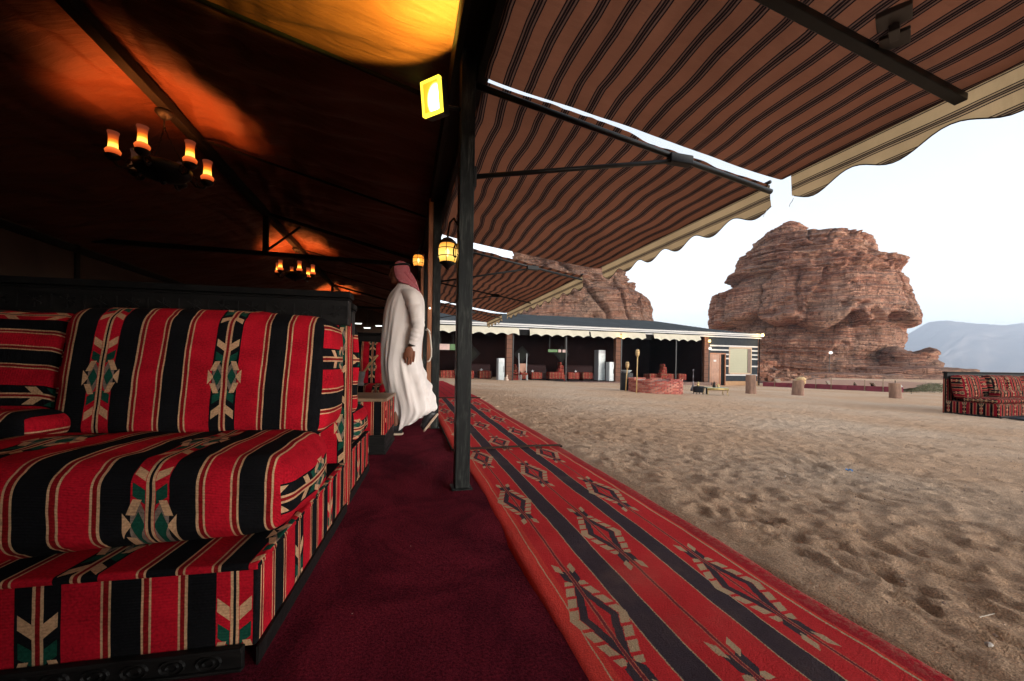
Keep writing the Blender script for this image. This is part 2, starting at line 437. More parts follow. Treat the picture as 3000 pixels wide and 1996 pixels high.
Z = Z + bank * .012 * (1 + vn(X * 6, Y * 6, seed=4))
r_ = np.sqrt(X ** 2 + Y ** 2)
Z = Z + cl01((r_ - 300) / 1500) * fbm(X / 400, Y / 400, seed=8, o=3) * 2.0 * 0
tag(gridmesh('ground', np.stack([X, Y, Z], -1), M_SAND), 'pale tan desert sand with soft footprints', kind='structure')

# ------------------------------------------------------------------ rock hills and the far mountain
def rockmat(name, a, b, c_):
    m = Mat(name); x, y, z, o = m.coord('Object'); geo = m.n('ShaderNodeNewGeometry')
    warp = m.noise(o, .12, 4, .6) * 3.0
    st = m.noise(m.vec(x * .06, y * .06, z * 1.5 + warp), 1.6, 8, .68)
    st2 = m.noise(m.vec(x * .10, y * .10, z * 6.0 + warp), 1.2, 5, .7)
    pat = m.noise(o, .14, 6, .62); ver = m.noise(m.vec(x * 1.4, y * 1.4, z * .10), 1.0, 6, .65)
    fin = m.noise(o, 2.2, 6, .72); pit = m.voro(m.vec(x, y, z * .8), .9)
    col = m.ramp(st * .5 + st2 * .2 + pat * .3, [(.34, a), (.46, b), (.54, c_), (.66, tuple(k * .8 for k in b))])
    col = m.mix(ver.step(.50, .66) * .55, col, tuple(k * .42 for k in a))
    col = m.mix(pat.step(.52, .64) * .55, col, (.42, .27, .19))
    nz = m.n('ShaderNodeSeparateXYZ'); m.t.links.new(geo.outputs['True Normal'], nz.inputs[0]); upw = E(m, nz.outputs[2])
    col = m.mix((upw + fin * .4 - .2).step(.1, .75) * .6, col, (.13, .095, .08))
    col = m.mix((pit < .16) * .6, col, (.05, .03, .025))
    ln = m.noise(m.vec(x * .05, y * .05, z * 3.2 + warp * 1.6), 1.0, 3, .6); col = m.mix((ln - .5).abs().step(.035, .0) * .75, col, tuple(k * .30 for k in a)); vc = m.noise(m.vec(x * .9, y * .9, z * .22), .8, 4, .6); col = m.mix((vc - .5).abs().step(.016, .0) * .7, col, (.05, .03, .025))  # darker crack and bedding lines in the colour make up for flat light
    col = m.mix(1.0, col, m.ramp(fin, [(.25, (.58,) * 3), (.75, (1.3,) * 3)]), 'MULTIPLY')
    hb = st * 1.0 + st2 * .6 + fin * .5
    m.bsdf(col, .92, .12, normal=m.bump(hb, .9, 1.0)); return m.m
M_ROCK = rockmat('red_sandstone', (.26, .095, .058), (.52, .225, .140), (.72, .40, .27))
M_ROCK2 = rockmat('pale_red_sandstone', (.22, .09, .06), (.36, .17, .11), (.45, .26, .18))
def rock(name, D, brg, tab, mat, depth, seed, nt=520, nz=420, edge=None, lab='', p=2.5, zone=(9.0, 17.5)):
    """tab: list of (z, left, right) along the axis at right angles to the line of sight"""
    tab = sorted(tab); zt = np.array([t[0] for t in tab]); Lf = np.array([t[1] for t in tab]); Rt = np.array([t[2] for t in tab])
    zq = np.linspace(zt[0], zt[-1], nz); cc = (np.interp(zq, zt, Lf) + np.interp(zq, zt, Rt)) / 2; ww = (np.interp(zq, zt, Rt) - np.interp(zq, zt, Lf)) / 2
    dd = np.interp(zq, [zt[0], zt[-1] * .35, zt[-1] * .8, zt[-1]], [depth, depth, depth * .75, depth * .35])
    th = np.linspace(0, 2 * math.pi, nt, endpoint=False); ct, stn = np.cos(th), np.sin(th)
    bx = np.sign(ct) * np.abs(ct) ** (2 / p); by = np.sign(stn) * np.abs(stn) ** (2 / p)
    S = cc[:, None] + ww[:, None] * bx[None]; Dp = dd[:, None] * by[None]; ZZ = np.repeat(zq[:, None], nt, 1)
    H = ZZ / zt[-1]
    warp = fbm(S * .05, Dp * .05, ZZ * .05, seed=seed, o=3) * 1.6
    zl = ZZ + warp + S * .04
    led = fbm(S * .03 + 9, Dp * .03, zl * .55, seed=seed + 1, o=4, g=.62)
    led2 = fbm(S * .05, Dp * .05, zl * 2.2, seed=seed + 2, o=3, g=.6)
    ter = np.tanh(led * 6) * .5
    lump = fbm(S * .10, Dp * .10, ZZ * .12, seed=seed + 3, o=5, g=.55)
    crk = 1 - np.abs(fbm(S * .13, Dp * .13, ZZ * .035, seed=seed + 4, o=3)); crk = np.clip((crk - .95) / .05, 0, 1)
    pitn = np.clip(fbm(S * .45, Dp * .45, ZZ * .8, seed=seed + 15, o=3) - .28, 0, 1) * 3.0; blk = np.tanh(fbm(S * .22, Dp * .22, ZZ * .30, seed=seed + 16, o=4, g=.6) * 7) * .5
    fine = fbm(S * .7, Dp * .7, ZZ * .9, seed=seed + 5, o=4, g=.6)
    z0, z1 = zone
    topw = cl01((ZZ - z1) / 1.5); low = 1 - cl01((ZZ - z0) / 1.2); midw = 1 - np.maximum(topw, low)
    disp = ter * (1.9 * topw + .35 * midw + .42 * low) + led2 * (.9 * topw + .15 * midw + .34 * low) + lump * (1.9 * topw + 1.3 * midw + .7 * low) - pitn * (.9 * midw + .8 * topw + .2 * low) + blk * (.9 * topw + .45 * midw + .25 * low) - crk * (1.2 * topw + 1.6 * midw + .3 * low) + fine * (.42 + .25 * topw)
    # hollows under the hanging curtain on the front
    if edge is not None:
        front = cl01(-by)[None] ** .5
        e = np.interp(S, [q[0] for q in edge], [q[1] for q in edge]) + fbm(S * .25, S * 0, seed=seed + 8, o=3) * 1.3
        under = cl01((e - ZZ) / .5); disp = disp - front * under * (2.4 + 1.5 * np.exp(-((e - ZZ) / 2.5) ** 2)) + front * cl01(1 - np.abs(e - ZZ - -.8) / 1.2) * .5
        sc = np.interp(ZZ, [q[1] for q in CRACK], [q[0] for q in CRACK]) if CRACK else None
        if sc is not None:
            dd_ = S - sc; cm = (ZZ > CRACK[0][1]) & (ZZ < CRACK[-1][1])
            disp = disp + front * cm * (1.7 * np.exp(-(np.maximum(-dd_ - .2, 0) / 4.5) ** 2) * (dd_ < 0) - 1.2 * np.exp(-(dd_ / 2.6) ** 2) * (dd_ >= 0))
    nx, ny = bx[None] / ww[:, None], by[None] / dd[:, None]; nn = np.sqrt(nx ** 2 + ny ** 2); nx, ny = nx / nn, ny / nn
    lim = .52 + .48 * np.abs(ny)  # keep the outline close to the profile
    S = S + nx * disp * lim; Dp = Dp + ny * disp
    ZZ = ZZ + fbm(S * .15, Dp * .15, seed=seed + 11, o=3) * .5 * H
    rings = []
    for k in range(1, 14):
        f = 1 - k / 13.0; c0 = cc[-1]
        zz_ = ZZ[-1] + (1 - f) * .8 + fbm((c0 + (S[-1] - c0) * f) * .4, Dp[-1] * f * .4, seed=seed + 12, o=3) * .5 * (1 - f)
        rings.append((c0 + (S[-1] - c0) * max(f, .001), Dp[-1] * max(f, .001), zz_))
    S = np.vstack([S] + [r[0][None] for r in rings]); Dp = np.vstack([Dp] + [r[1][None] for r in rings]); ZZ = np.vstack([ZZ] + [r[2][None] for r in rings])
    # local frame: x right, y away; the whole hill is then set down at its place
    P = np.stack([S, Dp, ZZ], -1)
    o = gridmesh(name, P, mat, wrapj=True, flip=False, smooth=True)
    ang = YAW + brg; o.location = (math.sin(ang) * D, math.cos(ang) * D, -.45); o.rotation_euler = (0, 0, -ang)
    tag(o, lab, kind='structure'); return o
TAB_BIG = [(31.0, -6.29, -4.08), (30.44, -7.79, -2.65), (29.64, -9.87, -1.97), (28.56, -11.18, -0.81), (27.97, -11.68, 1.03), (26.9, -12.05, 8.53), (25.08, -13.85, 8.31), (22.39, -13.97, 7.52), (21.7, -14.72, 11.87), (20.71, -15.87, 11.75), (20.0, -16.16, 11.28), (19.41, -14.27, 11.61), (18.52, -15.24, 12.27), (17.64, -16.24, 12.73), (16.88, -19.68, 12.94), (14.41, -19.94, 13.51), (13.17, -20.12, 13.98), (11.93, -20.03, 14.42), (10.4, -20.1, 14.51), (9.47, -19.68, 14.3), (9.19, -19.55, 13.05), (6.41, -17.69, 13.08), (5.18, -16.49, 12.56), (3.36, -15.62, 11.07), (1.54, -15.27, 12.63), (0.64, -15.53, 13.38), (-0.25, -15.78, 14.49), (-2.02, -16.0, 16.3)]
TAB_LEFT = [(24.53, -7.27, 0.21), (23.32, -9.11, 3.92), (20.15, -10.98, 6.13), (18.16, -11.3, 8.19), (16.96, -11.25, 9.08), (15.79, -11.4, 8.95), (14.99, -11.59, 10.18), (13.81, -11.95, 10.97), (11.84, -12.29, 12.14), (9.4, -12.64, 12.45), (5.95, -13.76, 13.46), (0.45, -14.46, 14.23)]
EDGE_BIG = [(-20.33, 10.53), (-13.42, 10.24), (-9.8, 11.69), (-7.37, 10.29), (-2.27, 9.46), (0.16, 8.46), (2.47, 9.27), (4.25, 11.52), (5.35, 11.74), (6.68, 9.1), (8.38, 9.31), (10.0, 11.18), (11.61, 10.82), (13.97, 8.8), (15.48, 8.48)]
CRACK_BIG = [(-2.76, 9.48), (-2.29, 11.29), (-1.59, 13.68), (-0.18, 16.58), (0.38, 19.22)]
CRACK = CRACK_BIG
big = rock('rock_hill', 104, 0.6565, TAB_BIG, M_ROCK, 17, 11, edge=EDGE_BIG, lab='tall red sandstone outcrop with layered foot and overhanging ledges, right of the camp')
CRACK = None
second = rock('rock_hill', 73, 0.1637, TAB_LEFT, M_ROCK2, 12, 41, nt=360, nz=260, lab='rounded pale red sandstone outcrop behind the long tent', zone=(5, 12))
# low slabs at the foot of the tall outcrop
def slab(name, cx, D, wx, dp, h, seed, lab, kind='structure', mat=M_ROCK):
    n, k = 90, 40; th = np.linspace(0, 2 * math.pi, n, endpoint=False); hh = np.linspace(0, 1, k)
    Rr = np.where(hh < .7, 1 - .12 * hh, np.sqrt(np.maximum(0, 1 - ((hh - .7) / .3) ** 2)) * .9 + .001)
    S = Rr[:, None] * np.cos(th)[None] * wx; Dq = Rr[:, None] * np.sin(th)[None] * dp; ZZ = np.repeat((np.sin(hh * math.pi / 2) * h)[:, None], n, 1)
    d = fbm(S * .5, Dq * .5, ZZ * 1.5, seed=seed, o=4) * min(h, 1.2) * .5
    S += np.cos(th)[None] * d * 1.4; Dq += np.sin(th)[None] * d; ZZ = ZZ + fbm(S * .4, Dq * .4, seed=seed + 3, o=3) * h * .25 * hh[:, None] - .3
    o = gridmesh(name, np.stack([S, Dq, ZZ], -1), mat, wrapj=True)
    c = FW * D + RT * cx; o.location = (c.x, c.y, -.45); o.rotation_euler = (0, 0, -YAW); tag(o, lab, kind=kind); return o
slab('rock_slab', 60.5, 60, 8.5, 5, 1.9, 71, 'low flat sandstone ledge at the right foot of the outcrop')
slab('rock_slab', 50.0, 57, 13.0, 4, .9, 73, 'long low sandstone ledge in front of the outcrop')
slab('rock_slab', 67.5, 68, 4.2, 4.0, 5.0, 77, 'leaning boulder against the right foot of the outcrop')
# rubble slope between tent and outcrop
mb = MB(); rr = random.Random(5)
for i in range(520):
    t = rr.random(); a = 33 + rr.random() * 10 * (1 - t * .3); cxx = 20.5 + t * 9 + rr.uniform(-2, 2); hgt = max(0, 3.6 * (1 - (a - 33) * 0) * (1 - t * 1.0)) * ((a - 33) / 10)
    s_ = rr.uniform(.10, .42); c = FW * a + RT * cxx * a / 46 * 1.15 + UP * (-.45 + hgt)
    vs = []; 
    for q in range(8): vs.append(c + Vector(((q & 1) - .5, ((q >> 1) & 1) - .5, ((q >> 2) & 1) - .5)) * 2 * s_ * rr.uniform(.5, 1.0))
    mb.add(vs, [(0, 2, 3, 1), (4, 5, 7, 6), (0, 1, 5, 4), (2, 6, 7, 3), (0, 4, 6, 2), (1, 3, 7, 5)])
tag(mb.build('rubble', M_ROCK), 'loose red stones on the slope beside the outcrop', kind='stuff')
gx, gy = np.meshgrid(np.linspace(0, 1, 60), np.linspace(0, 1, 50), indexing='ij')
av = 31 + 14 * gy; cv = (15 + 17 * gx) * av / 46 * 1.15; hv = 4.0 * (1 - gx) ** 1.1 * gy + fbm(gx * 12, gy * 12, seed=3, o=4) * .35 * (gy > .05)
PX = FW.x * av + RT.x * cv; PY = FW.y * av + RT.y * cv
tag(gridmesh('slope', np.stack([PX, PY, -.5 + np.maximum(hv, -.05)], -1), M_ROCK2), 'stony slope rising between the long tent and the outcrop', kind='structure')

M_MOUNT = rockmat('mountain_rock', (.30, .23, .20), (.46, .37, .32), (.55, .46, .41))
n1, n2 = 260, 60
u_ = np.linspace(0, 1, n1); v_ = np.linspace(0, 1, n2)
def mountain(name, D, s0, s1, prof, seed, lab):
    U_, V_ = np.meshgrid(u_, v_, indexing='ij'); s = s0 + (s1 - s0) * U_
    h = np.interp(s, [q[0] for q in prof], [q[1] for q in prof])
    dep = (V_ - .0) * 500
    shape = np.sin(np.clip(V_ * 1.15, 0, 1) * math.pi / 2) ** .8
    zz_ = h * 1.22 * shape * (1 + .05 * fbm(U_ * 18, V_ * 10, seed=seed, o=4)) + np.abs(fbm(U_ * 26, V_ * 9, seed=seed + 1, o=4)) * 60 * shape * (1 - V_) ** .5 - 8
    g = fbm(U_ * 12, V_ * 2, seed=seed + 4, o=4) * 140 * (1 - V_)
    P = np.stack([s, dep + g, zz_], -1); o = gridmesh(name, P, M_MOUNT)
    c = FW * D; o.location = (c.x, c.y, 0); o.rotation_euler = (0, 0, -YAW); tag(o, lab, kind='structure'); return o
kM = 2600 / 917.
mountain('mountain', 2600, 880 * kM, 2400 * kM, [(880 * kM, 5), (925 * kM, 50), (955 * kM, 72), (1000 * kM, 128), (1050 * kM, 160), (1095 * kM, 250), (1140 * kM, 312), (1178 * kM, 300), (1300 * kM, 290), (1500 * kM, 330), (1800 * kM, 230), (2400 * kM, 120)], 31, 'long hazy blue mountain on the far right horizon')

# ------------------------------------------------------------------ own tent (ridge along +Y)
T0, T1 = -3.2, 20.0
RX, RZ, EX, EZ, LX, LZ = -2.38, 3.40, .33, 2.74, -5.05, 2.52
tent = empty('tent', (.3, 2.375, 0)); tag(tent, 'long dark tent with rust coloured lining on black steel posts along the runner', 'tent')
tinv = Matrix.Translation((-.3, -2.375, 0))
def tpart(mb, name, mat, **k):
    mb.v = [tuple(Vector(v) - Vector((.3, 2.375, 0))) for v in mb.v]; return mb.build(name, mat, tent, **k)
posts_y = [.15 - 2.2, .15, 2.375, 4.6, 6.82, 9.05, 11.3, 13.5, 15.7, 17.9, 19.95]
for py in posts_y:
    if py < 1: continue
    mb = MB().box(.297, .385, py - .044, py + .044, .012, 2.60)
    tpart(mb, 'post', M_POST, bevel=.006)
    if py > 4: tpart(MB().box(.245, .296, py - .03, py + .03, 0, 2.6), 'post_batten', M_ORANGEWOOD, bevel=.004)
    tpart(MB().box(.28, .40, py - .06, py + .06, .004, .014), 'post_foot', M_POST)
tpart(MB().box(.30, .44, T0, T1, 2.60, 2.82), 'header_beam', M_BLACKWOOD, bevel=.006)
tpart(MB().box(.398, .47, T0, T1, 2.475, 2.598), 'awning_board', M_BLACKWOOD, bevel=.006)
tpart(MB().box(.262, .298, T0, T1, 2.56, 2.74), 'eave_batten', M_BLACKWOOD)
tpart(MB().box(RX - .05, RX + .05, T0, T1, RZ - .13, RZ - .03), 'ridge_beam', M_BLACKWOOD, bevel=.006)
tpart(MB().box(LX - .06, LX + .04, T0, T1, LZ - .12, LZ - .02), 'wall_beam', M_BLACKWOOD)
for ty in (1.2, 7.9, 14.6):
    if ty > 5:
        tpart(MB().bar((LX, ty, 2.62), (EX - .05, ty, 2.62), .07, .07), 'tie_beam', M_BLACKWOOD)
        tpart(MB().bar((RX, ty, 2.655), (RX, ty, RZ - .13), .08), 'king_post', M_BLACKWOOD)
        tpart(MB().bar((RX, ty, 2.66), (RX + .55, ty + .0, RZ - .25), .03), 'brace', M_BLACKWOOD)
        tpart(MB().box(LX - .04, LX + .04, ty - .04, ty + .04, 0, LZ), 'wall_post', M_BLACKWOOD)
    tpart(MB().bar((RX, ty, RZ - .07), (EX, ty, EZ - .05), .05), 'rafter', M_BLACKWOOD)
for ty in (3.05, 5.5, 10.2, 12.4, 17): tpart(MB().bar((RX, ty, RZ - .055), (EX, ty, EZ - .045), .022), 'seam', M_BLACKWOOD)
def lining(x0, z0, x1, z1, seed, name):
    n, k = 760, 90; yy = np.linspace(T0, T1, n); tt = np.linspace(0, 1, k); Yq, Tq = np.meshgrid(yy, tt, indexing='ij')
    sk = Yq + Tq * .9
    sag = np.sin(Tq * math.pi) ** .8
    f = fbm(sk * 2.2, Tq * 1.1, seed=seed, o=3) * .085 + fbm(sk * 5.5 + Tq * 2, Tq * 1.6, seed=seed + 3, o=3) * .030 + fbm(sk * .7, Tq * 2.2, seed=seed + 5, o=3) * .11 + (1 - np.abs(fbm(Yq * .8 + Tq * 3, Tq * 9, seed=seed + 9, o=3)) * 2) * .035 * np.exp(-(Tq / .45) ** 2)
    f += (1 - np.abs(fbm(sk * 3.1 - Tq * 1.2, Tq * .8, seed=seed + 6, o=2))) ** 6 * .035
    per = np.abs(np.sin((Yq - 1.2) * math.pi / 3.35)) * .05
    edge_ = .25 + .75 * sag
    rf = (fbm(Yq * 1.5 + Tq * 2, Tq * 5 + Yq * .3, seed=seed + 41, o=2) * .075 + (1 - np.abs(fbm(Yq * 1.1 + Tq * 5, Tq * 13 + Yq * .9, seed=seed + 31, o=3)) * 2.0) * .030 + fbm(Yq * 2.5 - Tq * 6, Tq * 26 + Yq * 1.5, seed=seed + 33, o=2) * .008) * cl01(Tq / .04) * np.exp(-(Tq / .5) ** 2)
    Zq = z0 + (z1 - z0) * Tq + f * edge_ + rf - per * sag + .02
    P = np.stack([x0 + (x1 - x0) * Tq - .3, Yq - 2.375, Zq], -1)
    return gridmesh(name, P, M_CEIL, tent)
lining(RX, RZ, EX + .02, EZ, 5, 'lining'); lining(RX, RZ, LX, LZ, 25, 'lining')
M_TROOF = simple('black_goat_hair_cloth', (.02, .02, .02), .95, .1)
tpart(MB().add([(RX, T0 - .2, RZ + .25), (EX + .15, T0 - .2, EZ + .22), (EX + .15, T1, EZ + .22), (RX, T1, RZ + .25)], [(0, 1, 2, 3)]).add([(RX, T0 - .2, RZ + .25), (LX - .2, T0 - .2, LZ + .2), (LX - .2, T1, LZ + .2), (RX, T1, RZ + .25)], [(3, 2, 1, 0)]), 'roof_cloth', M_TROOF)
M_DWALL = simple('dark_brown_wall_cloth', (.045, .028, .02), .95, .1, var=.3, sc=2)
gy_, gz_ = np.meshgrid(np.linspace(T0, T1, 500), np.linspace(0, 1, 12), indexing='ij')
gridmesh('wall_cloth', np.stack([LX - .3 + .05 * np.sin(gy_ * 9) * (1 - gz_), gy_ - 2.375, gz_ * (LZ + .12)], -1), M_DWALL, tent)
def gable(y, name):
    tpart(MB().add([(LX, y, 0), (EX - .4, y, 0), (EX - .4, y, EZ + .15), (RX, y, RZ + .2), (LX, y, LZ + .1)], [(0, 1, 2, 3, 4)]), name, M_DWALL)
gable(T0, 'blocking_gable'); gable(T1, 'blocking_gable'); tpart(MB().add([(EX - .02, T0, 0), (EX - .02, -.10, 0), (EX - .02, -.10, 2.6), (EX - .02, T0, 2.6)], [(0, 1, 2, 3)]), 'light_block_curtain', M_DWALL)  # unseen near gable and curtain, added to block sky light from behind

# carpet and rugs
nx_, ny_ = 70, 300
cx_, cy_ = np.meshgrid(np.linspace(LX, .47, nx_), np.linspace(T0, 16.5, ny_), indexing='ij')
edgew = (cx_ > .46) * .0
P = np.stack([cx_, cy_, .004 + .004 * (1 + fbm(cx_ * 2, cy_ * 2, seed=2, o=3))], -1)
tag(gridmesh('carpet', P, M_CARPET), 'plain dark maroon carpet covering the tent floor', 'carpet')
M_HEM = simple('dark_rug_binding', (.035, .022, .018), .95, .1, bump=.004)
def rug(y0, y1, xl0, xl1, xr0, xr1, z, mat, lab, seed, thick=.008, vs=1.0, hem0=False, hem1=False):
    n, k = 44, int((y1 - y0) / .05)
    tq, sq = np.meshgrid(np.linspace(0, 1, n), np.linspace(0, 1, k), indexing='ij')
    yv = y0 + (y1 - y0) * sq
    lo = xl0 + (xl1 - xl0) * sq + fbm(yv * 1.4, yv * 0, seed=seed, o=3) * .012; hi = xr0 + (xr1 - xr0) * sq + fbm(yv * 1.1, yv * 0 + 5, seed=seed + 1, o=3) * .03
    xv = lo + (hi - lo) * tq
    zv = z + thick * .5 + .007 * fbm(xv * 2.2, yv * 2.2, seed=seed + 2, o=3) + zg(xv, yv) * .5
    zv = zv - .010 * (np.abs(tq - .5) > .49)
    UV = np.stack([tq * .905 / 1.0, yv], -1)
    t = empty('rug', (float((lo + hi).mean() / 2 * 2), y0, 0)); tag(t, lab, 'rug')
    P = np.stack([xv - t.location.x, yv - y0, zv], -1); o = gridmesh('rug_cloth', P, mat, t, UV=UV)
    m = o.modifiers.new('thickness', 'SOLIDIFY'); m.thickness = thick; m.offset = -1
    for on, q in ((hem0, 0), (hem1, -1)):
        if on: MB().tube([(P[i, q, 0], P[i, q, 1], P[i, q, 2] + .004) for i in range(0, n, 3)] + [tuple(P[-1, q])], .011, 6).build('binding', M_HEM, t, smooth=True)
    if hem0: MB().tube([(P[0, i, 0], P[0, i, 1], P[0, i, 2] + .003) for i in range(0, k, 4)], .009, 6).build('binding', M_HEM, t, smooth=True)
    return t
rug(-.9, 3.50, .405, .44, 1.27, 1.36, .010, M_RUG, 'nearest red and charcoal kilim runner with pale stepped diamonds, along the sand', 2)
rug(3.33, 8.3, .40, .46, 1.36, 1.56, .024, M_RUG, 'second kilim runner, overlapping the nearest one with a dark bound edge beside the second post', 12, hem0=True)
rug(8.15, 16.4, .42, .40, 1.56, 1.55, .036, M_RUG3, 'plain crumpled red runner farthest along the tent edge', 22, hem0=True)

# ------------------------------------------------------------------ awnings
AX0, AX1 = .43, 2.65
def awnz(x): return 2.455 - (x - .40) * .158
def awning(y0, y1, lab, beams, struts, seed, gapskew=0.0, near_skew=0.0, val=True, z0=0.0):
    t = empty('awning', (AX0, y0, 2.4)); tag(t, lab, 'awning', 'striped awnings along the tent edge'); off = Vector(t.location)
    n, k = max(20, int((y1 - y0) / .035)), 130
    sq, tq = np.meshgrid(np.linspace(0, 1, n), np.linspace(0, 1, k), indexing='ij')
    xv = AX0 + (AX1 - AX0) * tq
    lo = y0 + near_skew * (1 - tq); hi = y1 - gapskew * (1 - tq) - .05 * np.sin(tq * math.pi) + fbm(xv * 3, xv * 0, seed=seed + 7, o=2) * .006
    yv = lo + (hi - lo) * sq
    ys_, sags = [b for b in beams if y0 - .3 < b < y1 + .3], 0
    if ys_:
        dist_ = np.min(np.abs(yv[..., None] - np.array(ys_)), -1); sags = np.tanh(dist_ / .9) * .055
    wr = (fbm(xv * 5.0, yv * .9, seed=seed, o=3) * .016 + fbm(xv * 1.5, yv * .8, seed=seed + 3, o=2) * .02) * cl01((y1 - yv) / .5 + .12)
    kink = np.abs(((yv * .45 + xv * .35 + seed * .37) % 1.0) - .5) * .05
    kx = xv + fbm(yv * 1.6, xv * 1.2, seed=seed + 9, o=3) * .018 + (np.abs(((yv * .9 + xv * .2 + seed * .3) % 1.0) - .5) - .25) * .05 + (np.abs(((yv * 1.7 - xv * .6 + seed * .7) % 1.0) - .5) - .25) * .022
    zv = awnz(xv) - sags * np.sin(tq * math.pi) ** .5 + wr * np.sin(tq * math.pi) ** .5 + kink * .4 * np.sin(tq * math.pi) * cl01((y1 - yv) / .5) + .03
    UV = np.stack([kx, yv], -1)
    P = np.stack([xv, yv, zv], -1) - np.array(off); gridmesh('canopy', P, M_AWN, t, UV=UV)
    if val:
        k2 = 26; sq, tq = np.meshgrid(np.linspace(0, 1, n * 2), np.linspace(0, 1, k2), indexing='ij'); yv = y0 + (y1 - .07 - y0) * sq
        drop = .172 + .040 * np.cos((yv - 2.07) / .465 * 2 * math.pi) * np.where(True, 1, 0)
        zt = awnz(AX1) + .036; zv = zt - drop * tq
        xv = AX1 + .012 * tq + .010 * fbm(yv * 4, tq * 2, seed=seed + 20, o=2) * tq - .004
        UV = np.stack([.02 + drop * tq, yv], -1)
        gridmesh('valance', np.stack([xv, yv, zv], -1) - np.array(off), M_VAL, t, UV=UV)
        MB().tube([tuple(Vector((xv[i, -1], yv[i, -1], zv[i, -1])) - off) for i in range(0, n * 2, 2)], .0035, 5).build('valance_piping', M_HEM, t)
        MB().tube([tuple(Vector((AX1, y0, zt + .022)) - off), tuple(Vector((AX1, y1, zt + .022)) - off)], .014, 8).build('front_bar', M_PIPE, t, smooth=True)
    for b in struts:
        by_, rr_ = b
        MB().tube([tuple(Vector((.36, by_, awnz(.36) - .035)) - off), tuple(Vector((AX1 - .02, by_, awnz(AX1) - .03)) - off)], rr_, 10).build('cross_beam', M_PIPE, t, smooth=True)
        MB().tube([tuple(Vector((.36, by_, 1.865)) - off), tuple(Vector((1.83, by_, awnz(1.83) - .045)) - off)], rr_ * .82, 8).build('strut', M_PIPE, t, smooth=True)
        MB().box(1.74, 1.92, by_ - .03, by_ + .03, awnz(1.83) - .075, awnz(1.83) - .01, Matrix.Translation(-off)).build('bracket', M_IRON, t, bevel=.006)
        MB().box(.384, .40, by_ - .035, by_ + .035, 1.80, 1.92, Matrix.Translation(-off)).build('hinge_plate', M_IRON, t, bevel=.003)
    return t
awning(-3.4, 2.30, 'nearest striped brown awning over the kilim, its scalloped edge at the top right', [1.32], [], 3, gapskew=-.06)
a0 = bpy.data.objects['awning']; off = Vector(a0.location)
MB().bar(Vector((.36, 1.30, awnz(.36) - .02)) - off, Vector((AX1 - .02, 1.32, awnz(AX1) - .012)) - off, .05, .035).build('cross_beam', M_PIPE, a0, bevel=.004)
mb = MB(); Mx = Matrix.Translation(Vector((1.98, 1.21, 2.215)) - off) @ Matrix.Rotation(rad(30), 4, 'Z')
mb.box(-.10, .0, -.055, .055, -.012, .012, Mx).box(.03, .13, -.05, .05, -.03, -.012, Mx).box(-.02, .06, -.018, .018, -.04, .014, Mx); mb.build('arm_joint', simple('dull_grey_steel', (.07, .065, .06), .5, .5, .5), a0, bevel=.004)
awning(2.40, 5.12, 'second striped awning, between the main post and the first sky gap', [2.4], [(2.375, .019)], 13, gapskew=-.26)
awning(5.68, 10.45, 'third striped awning, shorter looking with pale tan edge', [5.65, 8.2], [(5.66, .016), (8.22, .014)], 23)
awning(10.95, 13.15, 'farthest striped awning near the long tent', [11.1, 13.1], [(11.12, .014)], 33)
